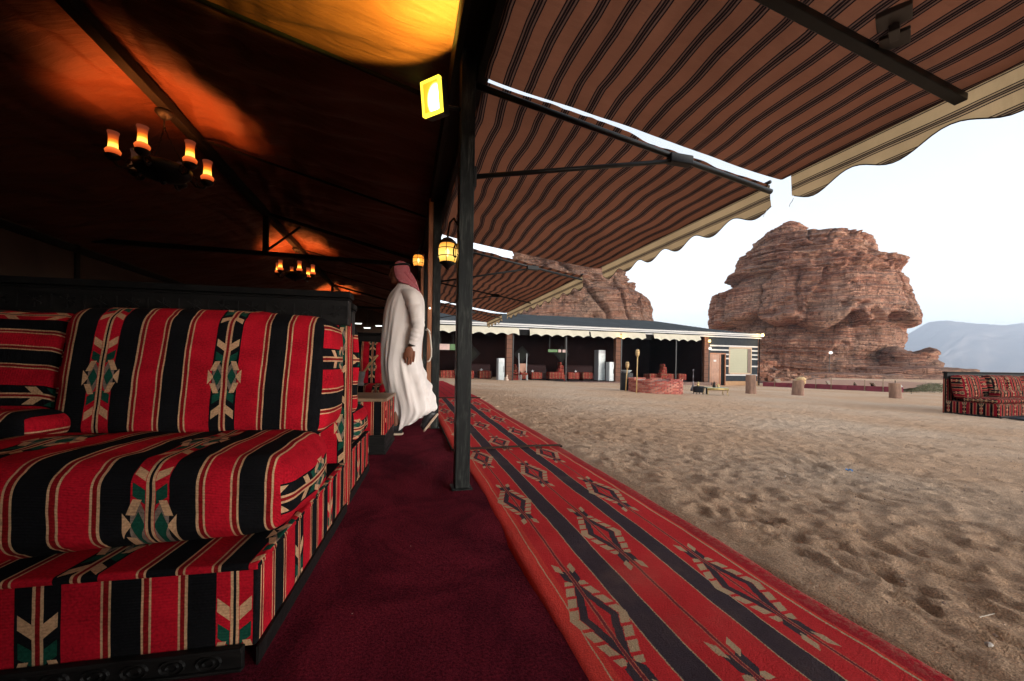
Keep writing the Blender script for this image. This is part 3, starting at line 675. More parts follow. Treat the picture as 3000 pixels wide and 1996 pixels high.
# ------------------------------------------------------------------ sofas
def cushion(name, x0, x1, y0, y1, z0, z1, mat, parent, r=.05, shear=0.0, u0=0.0, v0=0.0, end='z', puff=.015, n=16, lean=0.0, seed=1, rough=.006, lod=1.0, rotall=False, endoff=0.0):
    c = np.array([(x0 + x1) / 2, (y0 + y1) / 2, (z0 + z1) / 2]); h = np.array([(x1 - x0) / 2, (y1 - y0) / 2, (z1 - z0) / 2]); r = min(r, h.min() * .96)
    V = []; F = []; UVs = []
    for ax in range(3):
        for sg in (-1, 1):
            i, j = [(1, 2), (2, 0), (0, 1)][ax]
            def lin(k):
                nn = max(4, int((n + 2 * h[k] / .05) * lod)); t = np.linspace(-1, 1, nn)
                inner = 1 - r / h[k]; m_ = max(2, int(5 * lod) + 1); 
                e = np.linspace(inner, 1, m_ + 1)
                return np.unique(np.round(np.concatenate([-e, t * inner, e]), 6))
            a, b = np.meshgrid(lin(i), lin(j), indexing='ij')
            p = np.zeros(a.shape + (3,)); p[..., ax] = sg; p[..., i] = a; p[..., j] = b
            q = p * h; core = np.clip(q, -(h - r), h - r); d = q - core; L = np.linalg.norm(d, axis=-1, keepdims=True); d = d / np.maximum(L, 1e-9)
            P = core + d * r
            pf = ((1 - np.abs(a) ** 2.2) * (1 - np.abs(b) ** 2.2))[..., None]; vec = np.zeros(3); vec[ax] = sg
            P = P + vec * puff * pf * (1 if ax else .8)
            W = P + c
            nz = fbm(W[..., 0] * 5, W[..., 1] * 5, W[..., 2] * 5, seed=seed, o=3)[..., None]
            W = W + d * nz * rough
            W[..., 1] += lean * (W[..., 2] - z0) / max(1e-6, (z1 - z0))
            W[..., 1] += shear * np.clip(W[..., 0], -1.2, 0) * (y1 - W[..., 1]) / (y1 - y0)
            if ax == 0:
                if end == 'z': U = W[..., 2] + endoff; Vv = W[..., 1]
                else: U = W[..., 1] + endoff; Vv = W[..., 2]
            elif rotall: U = W[..., 2] + (W[..., 1] - y0) * (1 if True else 0) - u0; Vv = W[..., 0]
            else: U = W[..., 0] - u0; Vv = W[..., 2] + W[..., 1] - v0
            base = sum(len(v) for v in V); n1, n2 = a.shape; idx = np.arange(n1 * n2).reshape(n1, n2) + base
            f = np.stack([idx[:-1, :-1], idx[1:, :-1], idx[1:, 1:], idx[:-1, 1:]], -1).reshape(-1, 4)
            if sg < 0: f = f[:, ::-1]
            V.append(W.reshape(-1, 3)); F.append(f); UVs.append(np.stack([U, Vv], -1).reshape(-1, 2))
    V = np.concatenate(V); F = np.concatenate(F); UVs = np.concatenate(UVs)
    me = bpy.data.meshes.new(name); me.vertices.add(len(V)); me.vertices.foreach_set('co', V.reshape(-1).astype(np.float32))
    me.loops.add(F.size); me.loops.foreach_set('vertex_index', F.reshape(-1).astype(np.int32)); me.polygons.add(len(F)); me.polygons.foreach_set('loop_start', np.arange(0, F.size, 4, dtype=np.int32))
    l = me.uv_layers.new(name='UVMap'); l.data.foreach_set('uv', UVs[F.reshape(-1)].reshape(-1).astype(np.float32))
    me.update(calc_edges=True); me.polygons.foreach_set('use_smooth', [True] * len(F)); me.materials.append(mat)
    # weld the face borders so shading runs round the rounded edges
    bm = bmesh.new(); bm.from_mesh(me); bmesh.ops.remove_doubles(bm, verts=bm.verts, dist=1e-5); bm.to_mesh(me); bm.free()
    return link(name, me, parent)
def rotp(x, y, th): return (x * math.cos(th) - y * math.sin(th), x * math.sin(th) + y * math.cos(th))
TH = rad(-3.9)
def make_sofa(loc, rz, x0, x1, depth, zb, zs, zc, zt, cush, lab, group, mat=F1, ub=0.0, us=0.0, lod=1.0, seat=None, carved=True, yb=.56, seatx=None, ledge=.07, plinth=.057, bolsters=(), endoff=0.0):
    t = empty('sofa', loc, rz); tag(t, lab, 'sofa', group)
    cushion('base', x0 + .004, x1 - .004, .0, depth - .06, plinth * .8, zb - .012, mat, t, r=.008, u0=ub, end='y', puff=.001, lod=lod, n=10, rough=.002, endoff=endoff)
    cushion('base_top', x0 + .002, x1 - .001, -.004, depth - .07, zb - .018, zb, mat, t, r=.008, u0=ub + .07, end='y', puff=0, lod=lod, n=6, rough=.001, endoff=endoff)
    MB().box(x0 + .02, x1 - .028, -.014, .0, .0, plinth).box(x0 + .02, x1 - .028, -.022, -.002, plinth - .010, plinth + .002).box(x0 + .02, x1 - .028, -.022, -.002, 0.002, .010).build('plinth', M_CARVED, t, bevel=.003)
    for xx in (x0, x1 - .004): MB().box(xx - .001, xx + .005, .0, depth - .06, 0, plinth * .8).build('side_plinth', M_CARVED, t)
    sx0, sx1 = seatx or (x0, x1)
    cushion('seat_cushion', sx0 + .005, sx1 + .012, ledge, yb + .06, zb, zs, mat, t, r=.062, u0=us, puff=.018, lod=lod, seed=3, rough=.016, endoff=-.35, shear=.10 if carved else 0)
    for k, c in enumerate(cush):
        xa, xb, rot, u0 = c
        cushion('back_cushion', xa + .005, xb - .005, yb + (.07 if rot else 0), depth - .20, zs - .03, zc - (.02 if rot else 0), mat, t, r=.06, u0=u0, puff=.02, lean=.085, lod=lod, seed=7 + k, rough=.012, rotall=rot, endoff=.03)
    for (xa, xb, ya, yb_, za, zb_, u0) in bolsters:
        cushion('bolster', xa, xb, ya, yb_, za, zb_, mat, t, r=.045, u0=u0, puff=.01, lod=lod, seed=9)
    MB().box(x0, x1 - .002, depth - .10, depth - .045, 0, zt - .10).build('back_frame', mat, t)
    MB().box(x0 - .004, x1 + .004, depth - .115, depth - .05, zt - .16, zt - .03).build('carved_panel', M_CARVED, t, bevel=.004)
    MB().box(x0 - .012, x1 + .012, depth - .13, depth - .03, zt - .03, zt).box(x0 - .008, x1 + .008, depth - .122, depth - .04, zt - .043, zt - .033).build('back_rail', M_BLACKWOOD, t, bevel=.005)
    if carved:
        mb = MB(); k = 0; xx = x1 - .06
        while xx > max(x0, x1 - 3.4):
            Mx = Matrix.Translation((xx, depth - .117, zt - .095))
            for a in range(6):
                an = a * math.pi / 3; mb.box(-.004, .004, -.006, .003, .006, .030, Mx @ Matrix.Rotation(an, 4, 'Y'))
            mb.box(-.007, .007, -.009, .003, -.007, .007, Mx @ Matrix.Rotation(rad(45), 4, 'Y'))
            mb.box(.055, .062, -.004, .003, -.03, .03, Mx); xx -= .118
        o = mb.build('carving', M_CARVED, t); o['kind'] = 'stuff'
        mb = MB(); xx = x1 - .10
        while xx > max(x0, x1 - 1.6):
            vs = []; 
            for (rr0, rr1) in ((.015, .019), (.006, .010)):
                nn = 14; vs = []; fs = []
                for a in range(nn):
                    an = a * 2 * math.pi / nn
                    for rq, yy in ((rr0, -.0145), ((rr0 + rr1) / 2, -.019), (rr1, -.0145)): vs.append((xx + rq * 1.5 * math.cos(an), yy, plinth / 2 + rq * math.sin(an)))
                for a in range(nn):
                    b = (a + 1) % nn
                    for q in range(2): fs.append((a * 3 + q, b * 3 + q, b * 3 + q + 1, a * 3 + q + 1))
                mb.add(vs, fs)
            xx -= .075
        o = mb.build('plinth_carving', M_CARVED, t); o['kind'] = 'stuff'
    return t
near_loc = rotp(-.405, 1.068, TH)
G_N = 'red and black striped sofas inside the tent'
s1 = make_sofa((near_loc[0], near_loc[1], .008), TH, -3.3, 0, 1.08, .250, .478, .925, 1.075,
    [(-.90, 0, False, -.349), (-2.2, -.905, True, .62), (-3.28, -2.21, False, .1)],
    'nearest red and black striped sofa with a carved black rail, filling the left foreground', G_N, ub=-.443, us=-.295 + .39, ledge=.135, bolsters=[(-1.45, -.80, .40, .58, .465, .565, -1.0)], endoff=-.31)
# sofa standing back to back with it
p2 = rotp(-.411 - .004, 2.86, TH)
s2 = make_sofa((p2[0], p2[1], .008), TH + math.pi, 0, 3.2, .72, .27, .465, .97, 1.04, [(0, .8, False, .2), (.81, 1.7, False, .1), (1.71, 2.6, False, .3)],
    'striped sofa back to back with the nearest one, only its end seen', G_N, ub=.1, us=.2, lod=.5, carved=False, yb=.40, ledge=.03)
s3 = make_sofa((-.22, 4.85, .008), rad(-2), -2.6, 0, .88, .26, .46, .99, 1.13, [(-.65, 0, False, -.2), (-1.35, -.66, False, .1), (-2.1, -1.36, False, .25)],
    'striped sofa with upright red and black back, behind the low striped table', G_N, lod=.6, carved=False, ub=-.1, us=-.1)
s4 = make_sofa((-.35, 8.3, .008), rad(1), -2.4, 0, .9, .26, .46, .96, 1.08, [(-.8, 0, False, -.2), (-1.6, -.81, False, .1), (-2.4, -1.61, False, .25)],
    'striped sofa farthest inside the tent, past the walking man', G_N, lod=.4, carved=False)
# low table covered in the same cloth
bt = empty('low_table', (-.135, 3.34, .008), rad(-5)); tag(bt, 'low striped table with worn wooden top beside the walking man', 'table')
cushion('striped_side', -.62, -.0, .0, .63, .155, .425, F1, bt, r=.012, u0=-.23, end='y', puff=.0, lod=.7, n=6, rough=.001, endoff=.02)
MB().box(-.63, .008, -.008, .638, .425, .450).build('table_top', M_TABLETOP, bt, bevel=.004)
MB().box(-.615, -.005, .005, .625, 0, .15).box(-.62, .0, 0, .63, .138, .156).box(-.622, .003, -.003, .633, .0, .03).box(-.618, -.001, .001, .628, .075, .082).build('plinth', M_CARVED, bt, bevel=.003)
# coffee mortar with its long pestle on the sofa
cp = empty('coffee_mortar', (-.50, 4.93, .47)); tag(cp, 'grey mortar with a long wooden pestle standing on the striped sofa seat', 'mortar')
MB().lathe([(.05, 0), (.058, .02), (.045, .04), (.05, .07), (.062, .12), (.066, .16), (.058, .165), (.05, .12), (.03, .08), (0, .06)], 18).build('bowl', simple('grey_stone_ware', (.16, .14, .13), .6, .3, var=.3, sc=14, bump=.004), cp, smooth=True)
MB().tube([(0, 0, .09), (.09, .0, .22), (.20, .0, .36)], [.016, .010, .012], 8).build('pestle', M_BAMBOO, cp, smooth=True)

# the set out on the sand at the far right
zf = zgf(11.7, 5.6)
fs = make_sofa((11.64, 5.20, zf - .01), rad(0), 0, 3.6, .92, .30, .40, .86, .945, [(.02, .66, False, .1), (.70, .98, True, .2), (1.0, 1.5, False, .3), (1.52, 2.1, False, .02), (2.12, 2.4, True, .2), (2.42, 3.0, False, .2), (3.0, 3.58, False, .1)],
    'red and black striped sofa out on the sand at the right edge', None, mat=FT2, lod=.6, carved=False, yb=.50, ledge=.02, bolsters=[(.72, 1.5, .30, .50, .39, .56, .1)])
cushion('seat_throw', 1.15, 1.85, .0, .55, .30, .425, FT, fs, r=.05, u0=.3, lod=.5)
cushion('base_cover', 1.1, 2.6, -.02, .1, .09, .30, FT, fs, r=.01, u0=.3, puff=0, lod=.4)
MB().box(1.0, 3.6, -.04, -.022, .0, .09).build('front_plinth', M_BLACKWOOD, fs)
mt = empty('floor_mat', (12.0, 4.85, zgf(12, 4.85))); tag(mt, 'dark grey mat lying on the sand in front of the outdoor sofa', 'mat')
gx, gy = np.meshgrid(np.linspace(-.4, 1.2, 40), np.linspace(-.16, .22, 14), indexing='ij')
o = gridmesh('mat_cloth', np.stack([gx, gy + .03 * np.sin(gx * 5), .045 + .035 * fbm(gx * 3, gy * 5, seed=4, o=3)], -1), simple('dark_grey_cloth', (.035, .038, .045), .9, .1), mt); mo = o.modifiers.new('t', 'SOLIDIFY'); mo.thickness = .03

# ------------------------------------------------------------------ chandeliers, lanterns, floodlight
M_SHADE = lampglass('lit_chimney_glass', [(0, (.16, .020, .004)), (.14, (.34, .055, .010)), (.22, (.50, .11, .014)), (.30, (1, .55, .08)), (.38, (1, .50, .06)), (.48, (.65, .15, .010)), (.62, (.22, .032, .005)), (.8, (.06, .010, .004)), (1, (.035, .008, .004))], .75, .0, .235, .0)
M_SHADE0 = lampglass('faint_glow_chimney_glass', [(0, (.06, .025, .01)), (1, (.03, .012, .008))], .5, 0, .18, .6)  # glass of the lamps that are off still emits a faint painted glow
M_FLAME = glow('lamp_filament', (1, .62, .20), 7)
def add_point(parent, loc, e, col, r=.02):
    l = bpy.data.lights.new('lamp_light', 'POINT'); l.energy = e; l.color = col; l.shadow_soft_size = r
    o = bpy.data.objects.new('lamp_light', l); COL.objects.link(o); o.parent = parent; o.location = loc; return o
ORG = (1, .25, .05)
def make_chandelier(loc, angs, lit, lab):
    t = empty('chandelier', loc); tag(t, lab, 'chandelier', 'black iron chandeliers under the ridge beam')   # origin at the ceiling hook
    H = -.62
    MB().lathe([(.0, .0), (.075, .0), (.08, -.025), (.05, -.06), (.02, -.085), (.0, -.09)], 14).tube([(0, 0, -.06), (.0, 0, -.16)], .008, 6).build('ceiling_rose', M_IRON, t, smooth=True)
    for k in range(3):
        a = k * 2.094 + .5; q = [(0, 0, -.15)]
        mb = MB(); x1, y1 = .20 * math.cos(a), .20 * math.sin(a)
        for i in range(14):
            f0, f1 = i / 14, (i + 1) / 14
            p0 = Vector((x1 * f0 ** 1.25, y1 * f0 ** 1.25, -.15 + (H + .06 + .15) * f0)); p1 = Vector((x1 * f1 ** 1.25, y1 * f1 ** 1.25, -.15 + (H + .06 + .15) * f1))
            mb.tube([p0, (p0 + p1) / 2 + Vector((.004 * (-1) ** i, .004, 0)), p1], .0045, 5)
        mb.build('chain', M_IRON, t)
    MB().lathe([(.0, -.10), (.06, -.092), (.17, -.055), (.225, -.01), (.238, .045), (.22, .06), (.205, .04), (.16, -.02), (.05, -.06), (0, -.065)], 28, (0, 0, H)).build('wheel', M_IRON, t, smooth=True)
    MB().lathe([(.0, -.13), (.02, -.12), (.03, -.10), (.012, -.08), (.03, -.065), (0, -.05)], 12, (0, 0, H)).build('finial', M_IRON, t, smooth=True)
    for k, a in enumerate(angs):
        ca, sa = math.cos(a), math.sin(a)
        pts = [(ca * .20, sa * .20, H + .01), (ca * .27, sa * .27, H - .055), (ca * .335, sa * .335, H - .05), (ca * .365, sa * .365, H + .0), (ca * .365, sa * .365, H + .03)]
        arm = MB().tube(pts, .011, 7); sc = [(ca * (.25 + .03 * math.cos(b)), sa * (.25 + .03 * math.cos(b)), H + .01 + .03 * math.sin(b)) for b in np.linspace(0, 5, 12)]
        arm.tube(sc, .008, 5); arm.tube([(ca * (.31 + .035 * math.cos(b)), sa * (.31 + .035 * math.cos(b)), H - .01 + .04 * math.sin(b)) for b in np.linspace(3, 8, 12)], .008, 5); ao = arm.build('arm', M_IRON, t, smooth=True)
        MB().lathe([(.0, -.02), (.03, -.01), (.055, .015), (.062, .038), (.052, .044), (.02, .04), (0, .04)], 14, (ca * .365, sa * .365, H)).build('cup', M_IRON, t, smooth=True)
        prof = [(q[0] * .80, q[1] * .93) for q in [(.054, .0), (.070, .014), (.076, .036), (.062, .054), (.048, .064), (.045, .10), (.044, .15), (.049, .20), (.058, .228), (.056, .232)]]
        me_m = MB().lathe(prof, 20); me_m.f = me_m.f[:-2]
        so_ = me_m.build('glass_shade', M_SHADE if k < lit else M_SHADE0, t, smooth=True); so_.location = (ca * .365, sa * .365, H + .045)
        if k < lit:
            bo = MB().lathe([(0, .046), (.010, .056), (.013, .070), (.009, .086), (0, .102)], 10).build('bulb', M_FLAME, so_, smooth=True)
            add_point(so_, (0, 0, .176), 9.5, ORG, .020)
    return t
ANG = [rad(d) - YAW for d in (-137, -73, -16, 51, 108, 168)]
make_chandelier((-2.40, 4.86, 3.27), ANG, 4, 'nearest black iron chandelier with four lit glass chimneys')
make_chandelier((-2.38, 9.9, 3.27), [a + .4 for a in ANG], 6, 'second chandelier along the ridge, beyond the cross beam')
make_chandelier((-2.38, 15.6, 3.27), [a + .9 for a in ANG], 6, 'farthest chandelier, one lamp showing past the sofa rail')

fl = empty('floodlight', (.135, 2.33, 2.27)); tag(fl, 'lit yellow square floodlight fixed to the main post', 'floodlight')
fq = Matrix.Rotation(rad(-45), 4, 'Z') @ Matrix.Rotation(rad(8), 4, 'X')   # local -Y looks to (-.7,-.7)
def fb(*a, **k): return MB().box(*a, fq, **k)
hw, hh_ = .056, .082
fb(-hw - .012, hw + .012, .004, .06, -hh_ - .012, hh_ + .012).build('housing', M_IRON, fl, bevel=.006)
mb = MB()
for q in ((-hw - .012, -hw, -.02, .004, -hh_ - .012, hh_ + .012), (hw, hw + .012, -.02, .004, -hh_ - .012, hh_ + .012), (-hw, hw, -.02, .004, hh_, hh_ + .012), (-hw, hw, -.02, .004, -hh_ - .012, -hh_)): mb.box(*q, fq)
mb.build('rim', glow('lit_rim_yellow', (1, .72, .05), .55), fl)
def floodmat():
    m = Mat('floodlight_glass'); x, y, z, o = m.coord('Object')
    r = ((x - .02) * (x - .02) + (y + .02) * (y + .02) + (z + .02) * (z + .02) * .45)
    c = m.ramp(r, [(0, (1, .95, .7)), (.0008, (1, .85, .35)), (.0020, (1, .58, .03)), (.006, (1, .46, .02))]); s_ = m.ramp(r, [(0, (1, 1, 1)), (.0009, (.5,) * 3), (.0022, (.062,) * 3), (.03, (.045,) * 3)])
    e = m.n('ShaderNodeEmission'); m.set(e.inputs[0], c); m.set(e.inputs[1], m.math('MULTIPLY', s_, 6)); m.t.links.new(e.outputs[0], m.out.inputs[0]); return m.m
fb(-hw, hw, -.012, .003, -hh_, hh_).build('glass', floodmat(), fl)
MB().tube([(.0, .04, 0), (.10, .03, -.02), (.17, .03, -.02)], .012, 6).build('bracket', M_IRON, fl, smooth=True)
al = bpy.data.lights.new('lamp_light', 'SPOT'); al.spot_size = rad(104); al.spot_blend = .12; al.shadow_soft_size = .02; al.energy = 70; al.color = (1, .74, .09)
ao = bpy.data.objects.new('lamp_light', al); COL.objects.link(ao); ao.parent = fl
nrm = (fq.to_3x3() @ Vector((0, -1, 0))).normalized(); ao.location = nrm * .04 + Vector((-.05, 0, .04)); ao.rotation_euler = Vector((-.30, -.05, 1)).to_track_quat('-Z', 'Z').to_euler()

def make_lantern(loc, wall, lab, amber, e):
    t = empty('lantern', loc); tag(t, lab, 'lantern')
    gm = lampglass('lantern_glass_' + ('amber' if amber else 'yellow'), [(0, (.9, .22, .02) if amber else (.9, .42, .05)), (.4, (1, .50, .09) if amber else (1, .72, .18)), (.75, (1, .32, .03) if amber else (1, .5, .08)), (1, (.8, .25, .03))], 0.40 if amber else .42, -.07, .06, .25)
    s = 1.0
    MB().lathe([(.040, -.068), (.052, -.06), (.060, -.03), (.061, .02), (.052, .05), (.045, .055)], 12).build('glass', gm, t, smooth=True)
    mb = MB().lathe([(0, .125), (.008, .12), (.006, .10), (.03, .09), (.058, .065), (.062, .052), (.05, .056), (0, .07)], 12)
    mb.build('lantern_cap', M_IRON, t, smooth=True)
    MB().lathe([(0, -.115), (.012, -.105), (.03, -.085), (.052, -.072), (.05, -.064), (0, -.066)], 12).build('lantern_base', M_IRON, t, smooth=True)
    cg = MB()
    for k in range(6):
        a = k * math.pi / 3 + .3; cg.tube([((.053 if z_ in (-.065, .058) else .064) * math.cos(a), (.053 if z_ in (-.065, .058) else .064) * math.sin(a), z_) for z_ in (-.065, -.03, .02, .058)], .0028, 4)
    for z_, r_ in ((-.03, .063), (.02, .064)): cg.tube([(r_ * math.cos(a), r_ * math.sin(a), z_) for a in np.linspace(0, 6.283, 19)], .0026, 4)
    cg.build('cage', M_IRON, t)
    w = Vector(wall)
    top = Vector((0, 0, .12)); mid = w * .55 + Vector((0, 0, .19))
    MB().tube([top, w * .2 + Vector((0, 0, .185)), mid, w * .95 + Vector((0, 0, .12)), w + Vector((0, 0, .0)), w + Vector((0, 0, -.16))], .007, 6).tube([w * 1.0 + Vector((0, 0, -.02)) + Vector((w.x, w.y, 0)).normalized() * (-.05 + .035 * math.cos(a)) + Vector((0, 0, .04 * math.sin(a))) for a in np.linspace(0, 5, 12)], .005, 5).build('scroll_bracket', M_IRON, t, smooth=True)
    MB().lathe([(0, -.03), (.012, -.01), (.014, .01), (0, .03)], 8).build('bulb', glow('lantern_bulb', (1, .70, .30), 2.5), t, smooth=True)
    add_point(t, (0, 0, 0), e, (1, .42, .10) if amber else (1, .62, .22), .02); return t
make_lantern((.137, 4.60, 1.895), (.115, .0, 0), 'small amber lantern hanging inside by the second post', True, 3.0)
make_lantern((.262, 2.62, 1.47), (.05, -.18, 0), 'yellow glass wall lantern on the outer side of the main post', False, 1.2)
nl = empty('night_light', (.268, 4.545, 1.36)); tag(nl, 'tiny white bulb low on the second post', 'light bulb')
MB().lathe([(0, -.012), (.010, -.004), (.010, .004), (0, .012)], 10).build('bulb', glow('tiny_bulb', (1, .85, .6), 1.5), nl, smooth=True)
MB().box(-.008, .008, .006, .02, .008, .03).build('socket', M_IRON, nl)
rp = empty('white_rope', (.262, 4.54, 1.10)); tag(rp, 'white rope looped on the second post behind the man', 'rope')
MB().tube([(0, 0, .0), (.015, -.01, -.05), (.022, -.015, -.12), (.030, -.015, -.20), (.030, -.012, -.28), (.010, -.01, -.33), (-.012, -.01, -.34)], .0085, 8).build('strand', simple('white_cotton', (.65, .6, .52), .9, .1), rp, smooth=True)
MB().tube([(-.03, 0, .01), (-.02, -.012, .025), (0, -.015, .005), (.012, -.01, -.02)], .011, 8).build('knot', simple('white_cotton', (.65, .6, .52), .9, .1), rp, smooth=True)

# ------------------------------------------------------------------ the walking man
man = empty('person', (0, 0, 0), -YAW)
pc = FW * 4.15 + RT * ((935 - 1178.5) * 4.15 / 917); man.location = (pc.x, pc.y, .012)
tag(man, 'man in a long white robe and red checked headcloth walking away to the left', 'person')
def mx_(u): return (u - 935) * .00452
def mz_(v): return .738 + (834 - v) * .00452
M_SKIN = simple('brown_skin', (.20, .075, .04), .5, .4, var=.12, sc=20)
b = MB()
def ell(c, r, n=14, m=10):
    pr = [(max(.0005, math.sin(math.pi * i / m)), -math.cos(math.pi * i / m)) for i in range(m + 1)]
    vs = []; fs = []
    for pr_, z in pr:
        for k in range(n): vs.append((c[0] + r[0] * pr_ * math.cos(2 * math.pi * k / n), c[1] + r[1] * pr_ * math.sin(2 * math.pi * k / n), c[2] + r[2] * z))
    for i in range(m):
        for k in range(n): fs.append((i * n + k, i * n + (k + 1) % n, (i + 1) * n + (k + 1) % n, (i + 1) * n + k))
    fs.append(tuple(range(n))[::-1]); fs.append(tuple(range(m * n, (m + 1) * n))); b.add(vs, fs)
HX, HZ = -.085, 1.655
ell((HX, 0, HZ + .015), (.092, .073, .105)); ell((HX - .03, 0, HZ - .05), (.055, .052, .062)); ell((HX - .055, 0, HZ - .085), (.030, .035, .022))
ell((HX - .093, 0, HZ - .012), (.020, .013, .022)); ell((HX - .078, 0, HZ + .018), (.022, .012, .03)); ell((HX - .072, 0, HZ + .036), (.022, .055, .010))
ell((HX - .082, 0, HZ - .045), (.014, .022, .008)); ell((HX - .080, 0, HZ - .060), (.014, .020, .008)); ell((HX + .005, -.073, HZ - .005), (.020, .010, .032)); ell((HX + .005, .073, HZ - .005), (.020, .010, .032))
for sy in (-1, 1): ell((HX - .072, sy * .030, HZ + .012), (.014, .014, .011))
b.tube([(HX + .02, 0, HZ - .04), (HX + .045, 0, HZ - .13), (-.02, 0, 1.42)], [.052, .052, .075], 14)
b.tube([(-.02, 0, 1.42), (-.02, 0, 1.30), (-.03, 0, 1.10), (-.03, 0, .92)], [.10, .13, .12, .13], 16)
b.tube([(-.02, -.02, 1.38), (.06, -.16, 1.37), (.165, -.20, 1.10), (.118, -.215, .95), (.10, -.215, .90)], [.06, .055, .042, .030, .026], 12)
b.tube([(-.02, .02, 1.38), (-.05, .17, 1.36), (-.14, .20, 1.10), (-.20, .17, .90), (-.21, .17, .86)], [.06, .055, .042, .028, .026], 12)
b.tube([(-.03, -.08, .92), (-.09, -.09, .52), (-.07, -.09, .10), (-.06, -.09, .06)], [.085, .06, .042, .035], 12)
b.tube([(-.03, .08, .92), (.04, .09, .50), (.24, .09, .22), (.27, .09, .17)], [.085, .06, .042, .035], 12)
def hand(w, dirx, sy, k_=1.0):
    n0 = len(b.v)
    # palm hanging from the wrist, back of the hand to the viewer
    ell((w[0] - .012, w[1], w[2] - .045), (.036, .015, .048))
    for k, (ox, L, dz) in enumerate(((-.040, .066, .0), (-.018, .076, .0), (.002, .072, .0), (.022, .058, .0))):
        p0 = Vector((w[0] + ox + .006, w[1], w[2] - .075 + abs(ox + .01) * .3)); p1 = p0 + Vector((-.004, .004 * -sy, -L * .48)); p2 = p1 + Vector((-.006, .016 * -sy, -L * .32)); p3 = p2 + Vector((-.006, .020 * -sy, -L * .12))
        b.tube([p0 + Vector((0, 0, .03)), p0, p1, p2, p3], [.0085, .0092, .0085, .0078, .006], 8)
    p = Vector((w[0] - .035, w[1], w[2] - .03)); b.tube([p + Vector((.02, 0, .01)), p + Vector((-.012, -.004 * sy, -.03)), p + Vector((-.016, .012 * -sy, -.058)), p + Vector((-.012, .018 * -sy, -.076))], [.013, .0115, .010, .007], 8)
    b.v[n0:] = [tuple(w[i] + (v[i] - w[i]) * k_ for i in range(3)) for v in b.v[n0:]]
hand((.10, -.222, .895), -1, -1, 1.28); hand((-.21, .17, .86), -1, 1)
bo = b.build('body', M_SKIN, man, smooth=True)
rm = bo.modifiers.new('join', 'REMESH'); rm.mode = 'VOXEL'; rm.voxel_size = .0048; rm.use_smooth_shade = True
sm_ = bo.modifiers.new('soft', 'SMOOTH'); sm_.factor = .5; sm_.iterations = 3
M_ROBE = Mat('white_cotton_robe'); _, _, _, o_ = M_ROBE.coord('Object'); g_ = M_ROBE.noise(o_, 3, 3)
M_ROBE.bsdf(M_ROBE.mix(g_, (.66, .60, .56), (.78, .73, .70)), .85, .2, normal=M_ROBE.bump(M_ROBE.noise(o_, 90, 2), .001, .4), sheen=.1); M_ROBE = M_ROBE.m
RINGS = [(652, 914, 944, .052), (660, 911, 950, .075), (668, 906, 960, .125), (680, 899, 968, .185), (695, 893, 972, .205), (720, 887, 972, .205), (760, 884, 970, .20), (800, 882, 966, .20), (830, 883, 966, .205), (860, 886, 975, .21), (880, 889, 984, .21), (900, 893, 991, .205), (930, 903, 999, .19), (950, 908, 1002, .175), (975, 912, 990, .16), (992, 914, 972, .145)]
n_, k_ = 110, 150
vq = np.linspace(652, 992, k_); rl = [np.interp(vq, [r[0] for r in RINGS], [r[j] for r in RINGS]) for j in (1, 2, 3)]
for j in range(3):
    kk = np.ones(7) / 7; pad = np.pad(rl[j], 3, mode='edge'); rl[j] = np.convolve(pad, kk, 'valid')
th = np.linspace(0, 2 * math.pi, n_, endpoint=False)
A_, V_ = np.meshgrid(th, vq); xl, xr, ry = [q[:, None] for q in rl]
low_ = cl01((V_ - 700) / 260)
fold = fbm(np.cos(A_) * 2.4 + V_ * .004, np.sin(A_) * 2.4, V_ * .004, seed=5, o=3) * (.022 + .045 * low_) + np.sin(A_ * 9 + V_ * .012 + 2 * np.sin(V_ * .02)) * .009 * low_
pull = np.exp(-((V_ - 880) / 40) ** 2) * np.maximum(0, np.cos(A_ - .3)) * np.sin(V_ * .22 + A_ * 3) * .013
f_ = 1 + fold / .22 + pull / .2
cxm = (mx_(xl) + mx_(xr)) / 2; rx_ = (mx_(xr) - mx_(xl)) / 2
pw = .85
XX = cxm + rx_ * np.sign(np.cos(A_)) * np.abs(np.cos(A_)) ** pw * f_; YY = ry * np.sign(np.sin(A_)) * np.abs(np.sin(A_)) ** pw * f_
hemslope = cl01((V_ - 900) / 90)
ZZr = mz_(V_) + hemslope * (np.cos(A_) * .5 + .5) ** 1.2 * .150 * cl01((V_ - 925) / 60) + hemslope * .010 * np.sin(A_ * 7)
robe = gridmesh('robe', np.stack([XX, YY, ZZr], -1), M_ROBE, man, wrapj=True)
sl_ = MB(); 
def tubefold(path, rad_, name, seed):
    pts = [Vector(p) for p in path]; n = 22; N = 46; P = []
    tt = np.linspace(0, len(pts) - 1, N); 
    arr = np.array([tuple(p) for p in pts]); C_ = np.stack([np.interp(tt, range(len(pts)), arr[:, q]) for q in range(3)], -1); rr_ = np.interp(tt, range(len(pts)), rad_)
    for q in range(3): C_[2:-2, q] = np.convolve(C_[:, q], np.ones(5) / 5, 'valid')
    for i in range(N):
        d = Vector(C_[min(i + 1, N - 1)] - C_[max(i - 1, 0)]).normalized(); s_ = d.cross(Vector((0, 1, 0))).normalized(); w_ = s_.cross(d)
        ring = []
        for k in range(n):
            a = 2 * math.pi * k / n; f = 1 + .10 * float(vn(np.array(math.cos(a) * 1.6), np.array(math.sin(a) * 1.6), np.array(tt[i] * 4.5), seed)) + .05 * math.sin(tt[i] * 15 + math.sin(a) * 2.0) * (tt[i] > 1)
            ring.append(tuple(Vector(C_[i]) + (s_ * math.cos(a) + w_ * math.sin(a)) * rr_[i] * f))
        P.append(ring)
    return gridmesh(name, np.array(P), M_ROBE, man, wrapj=True)
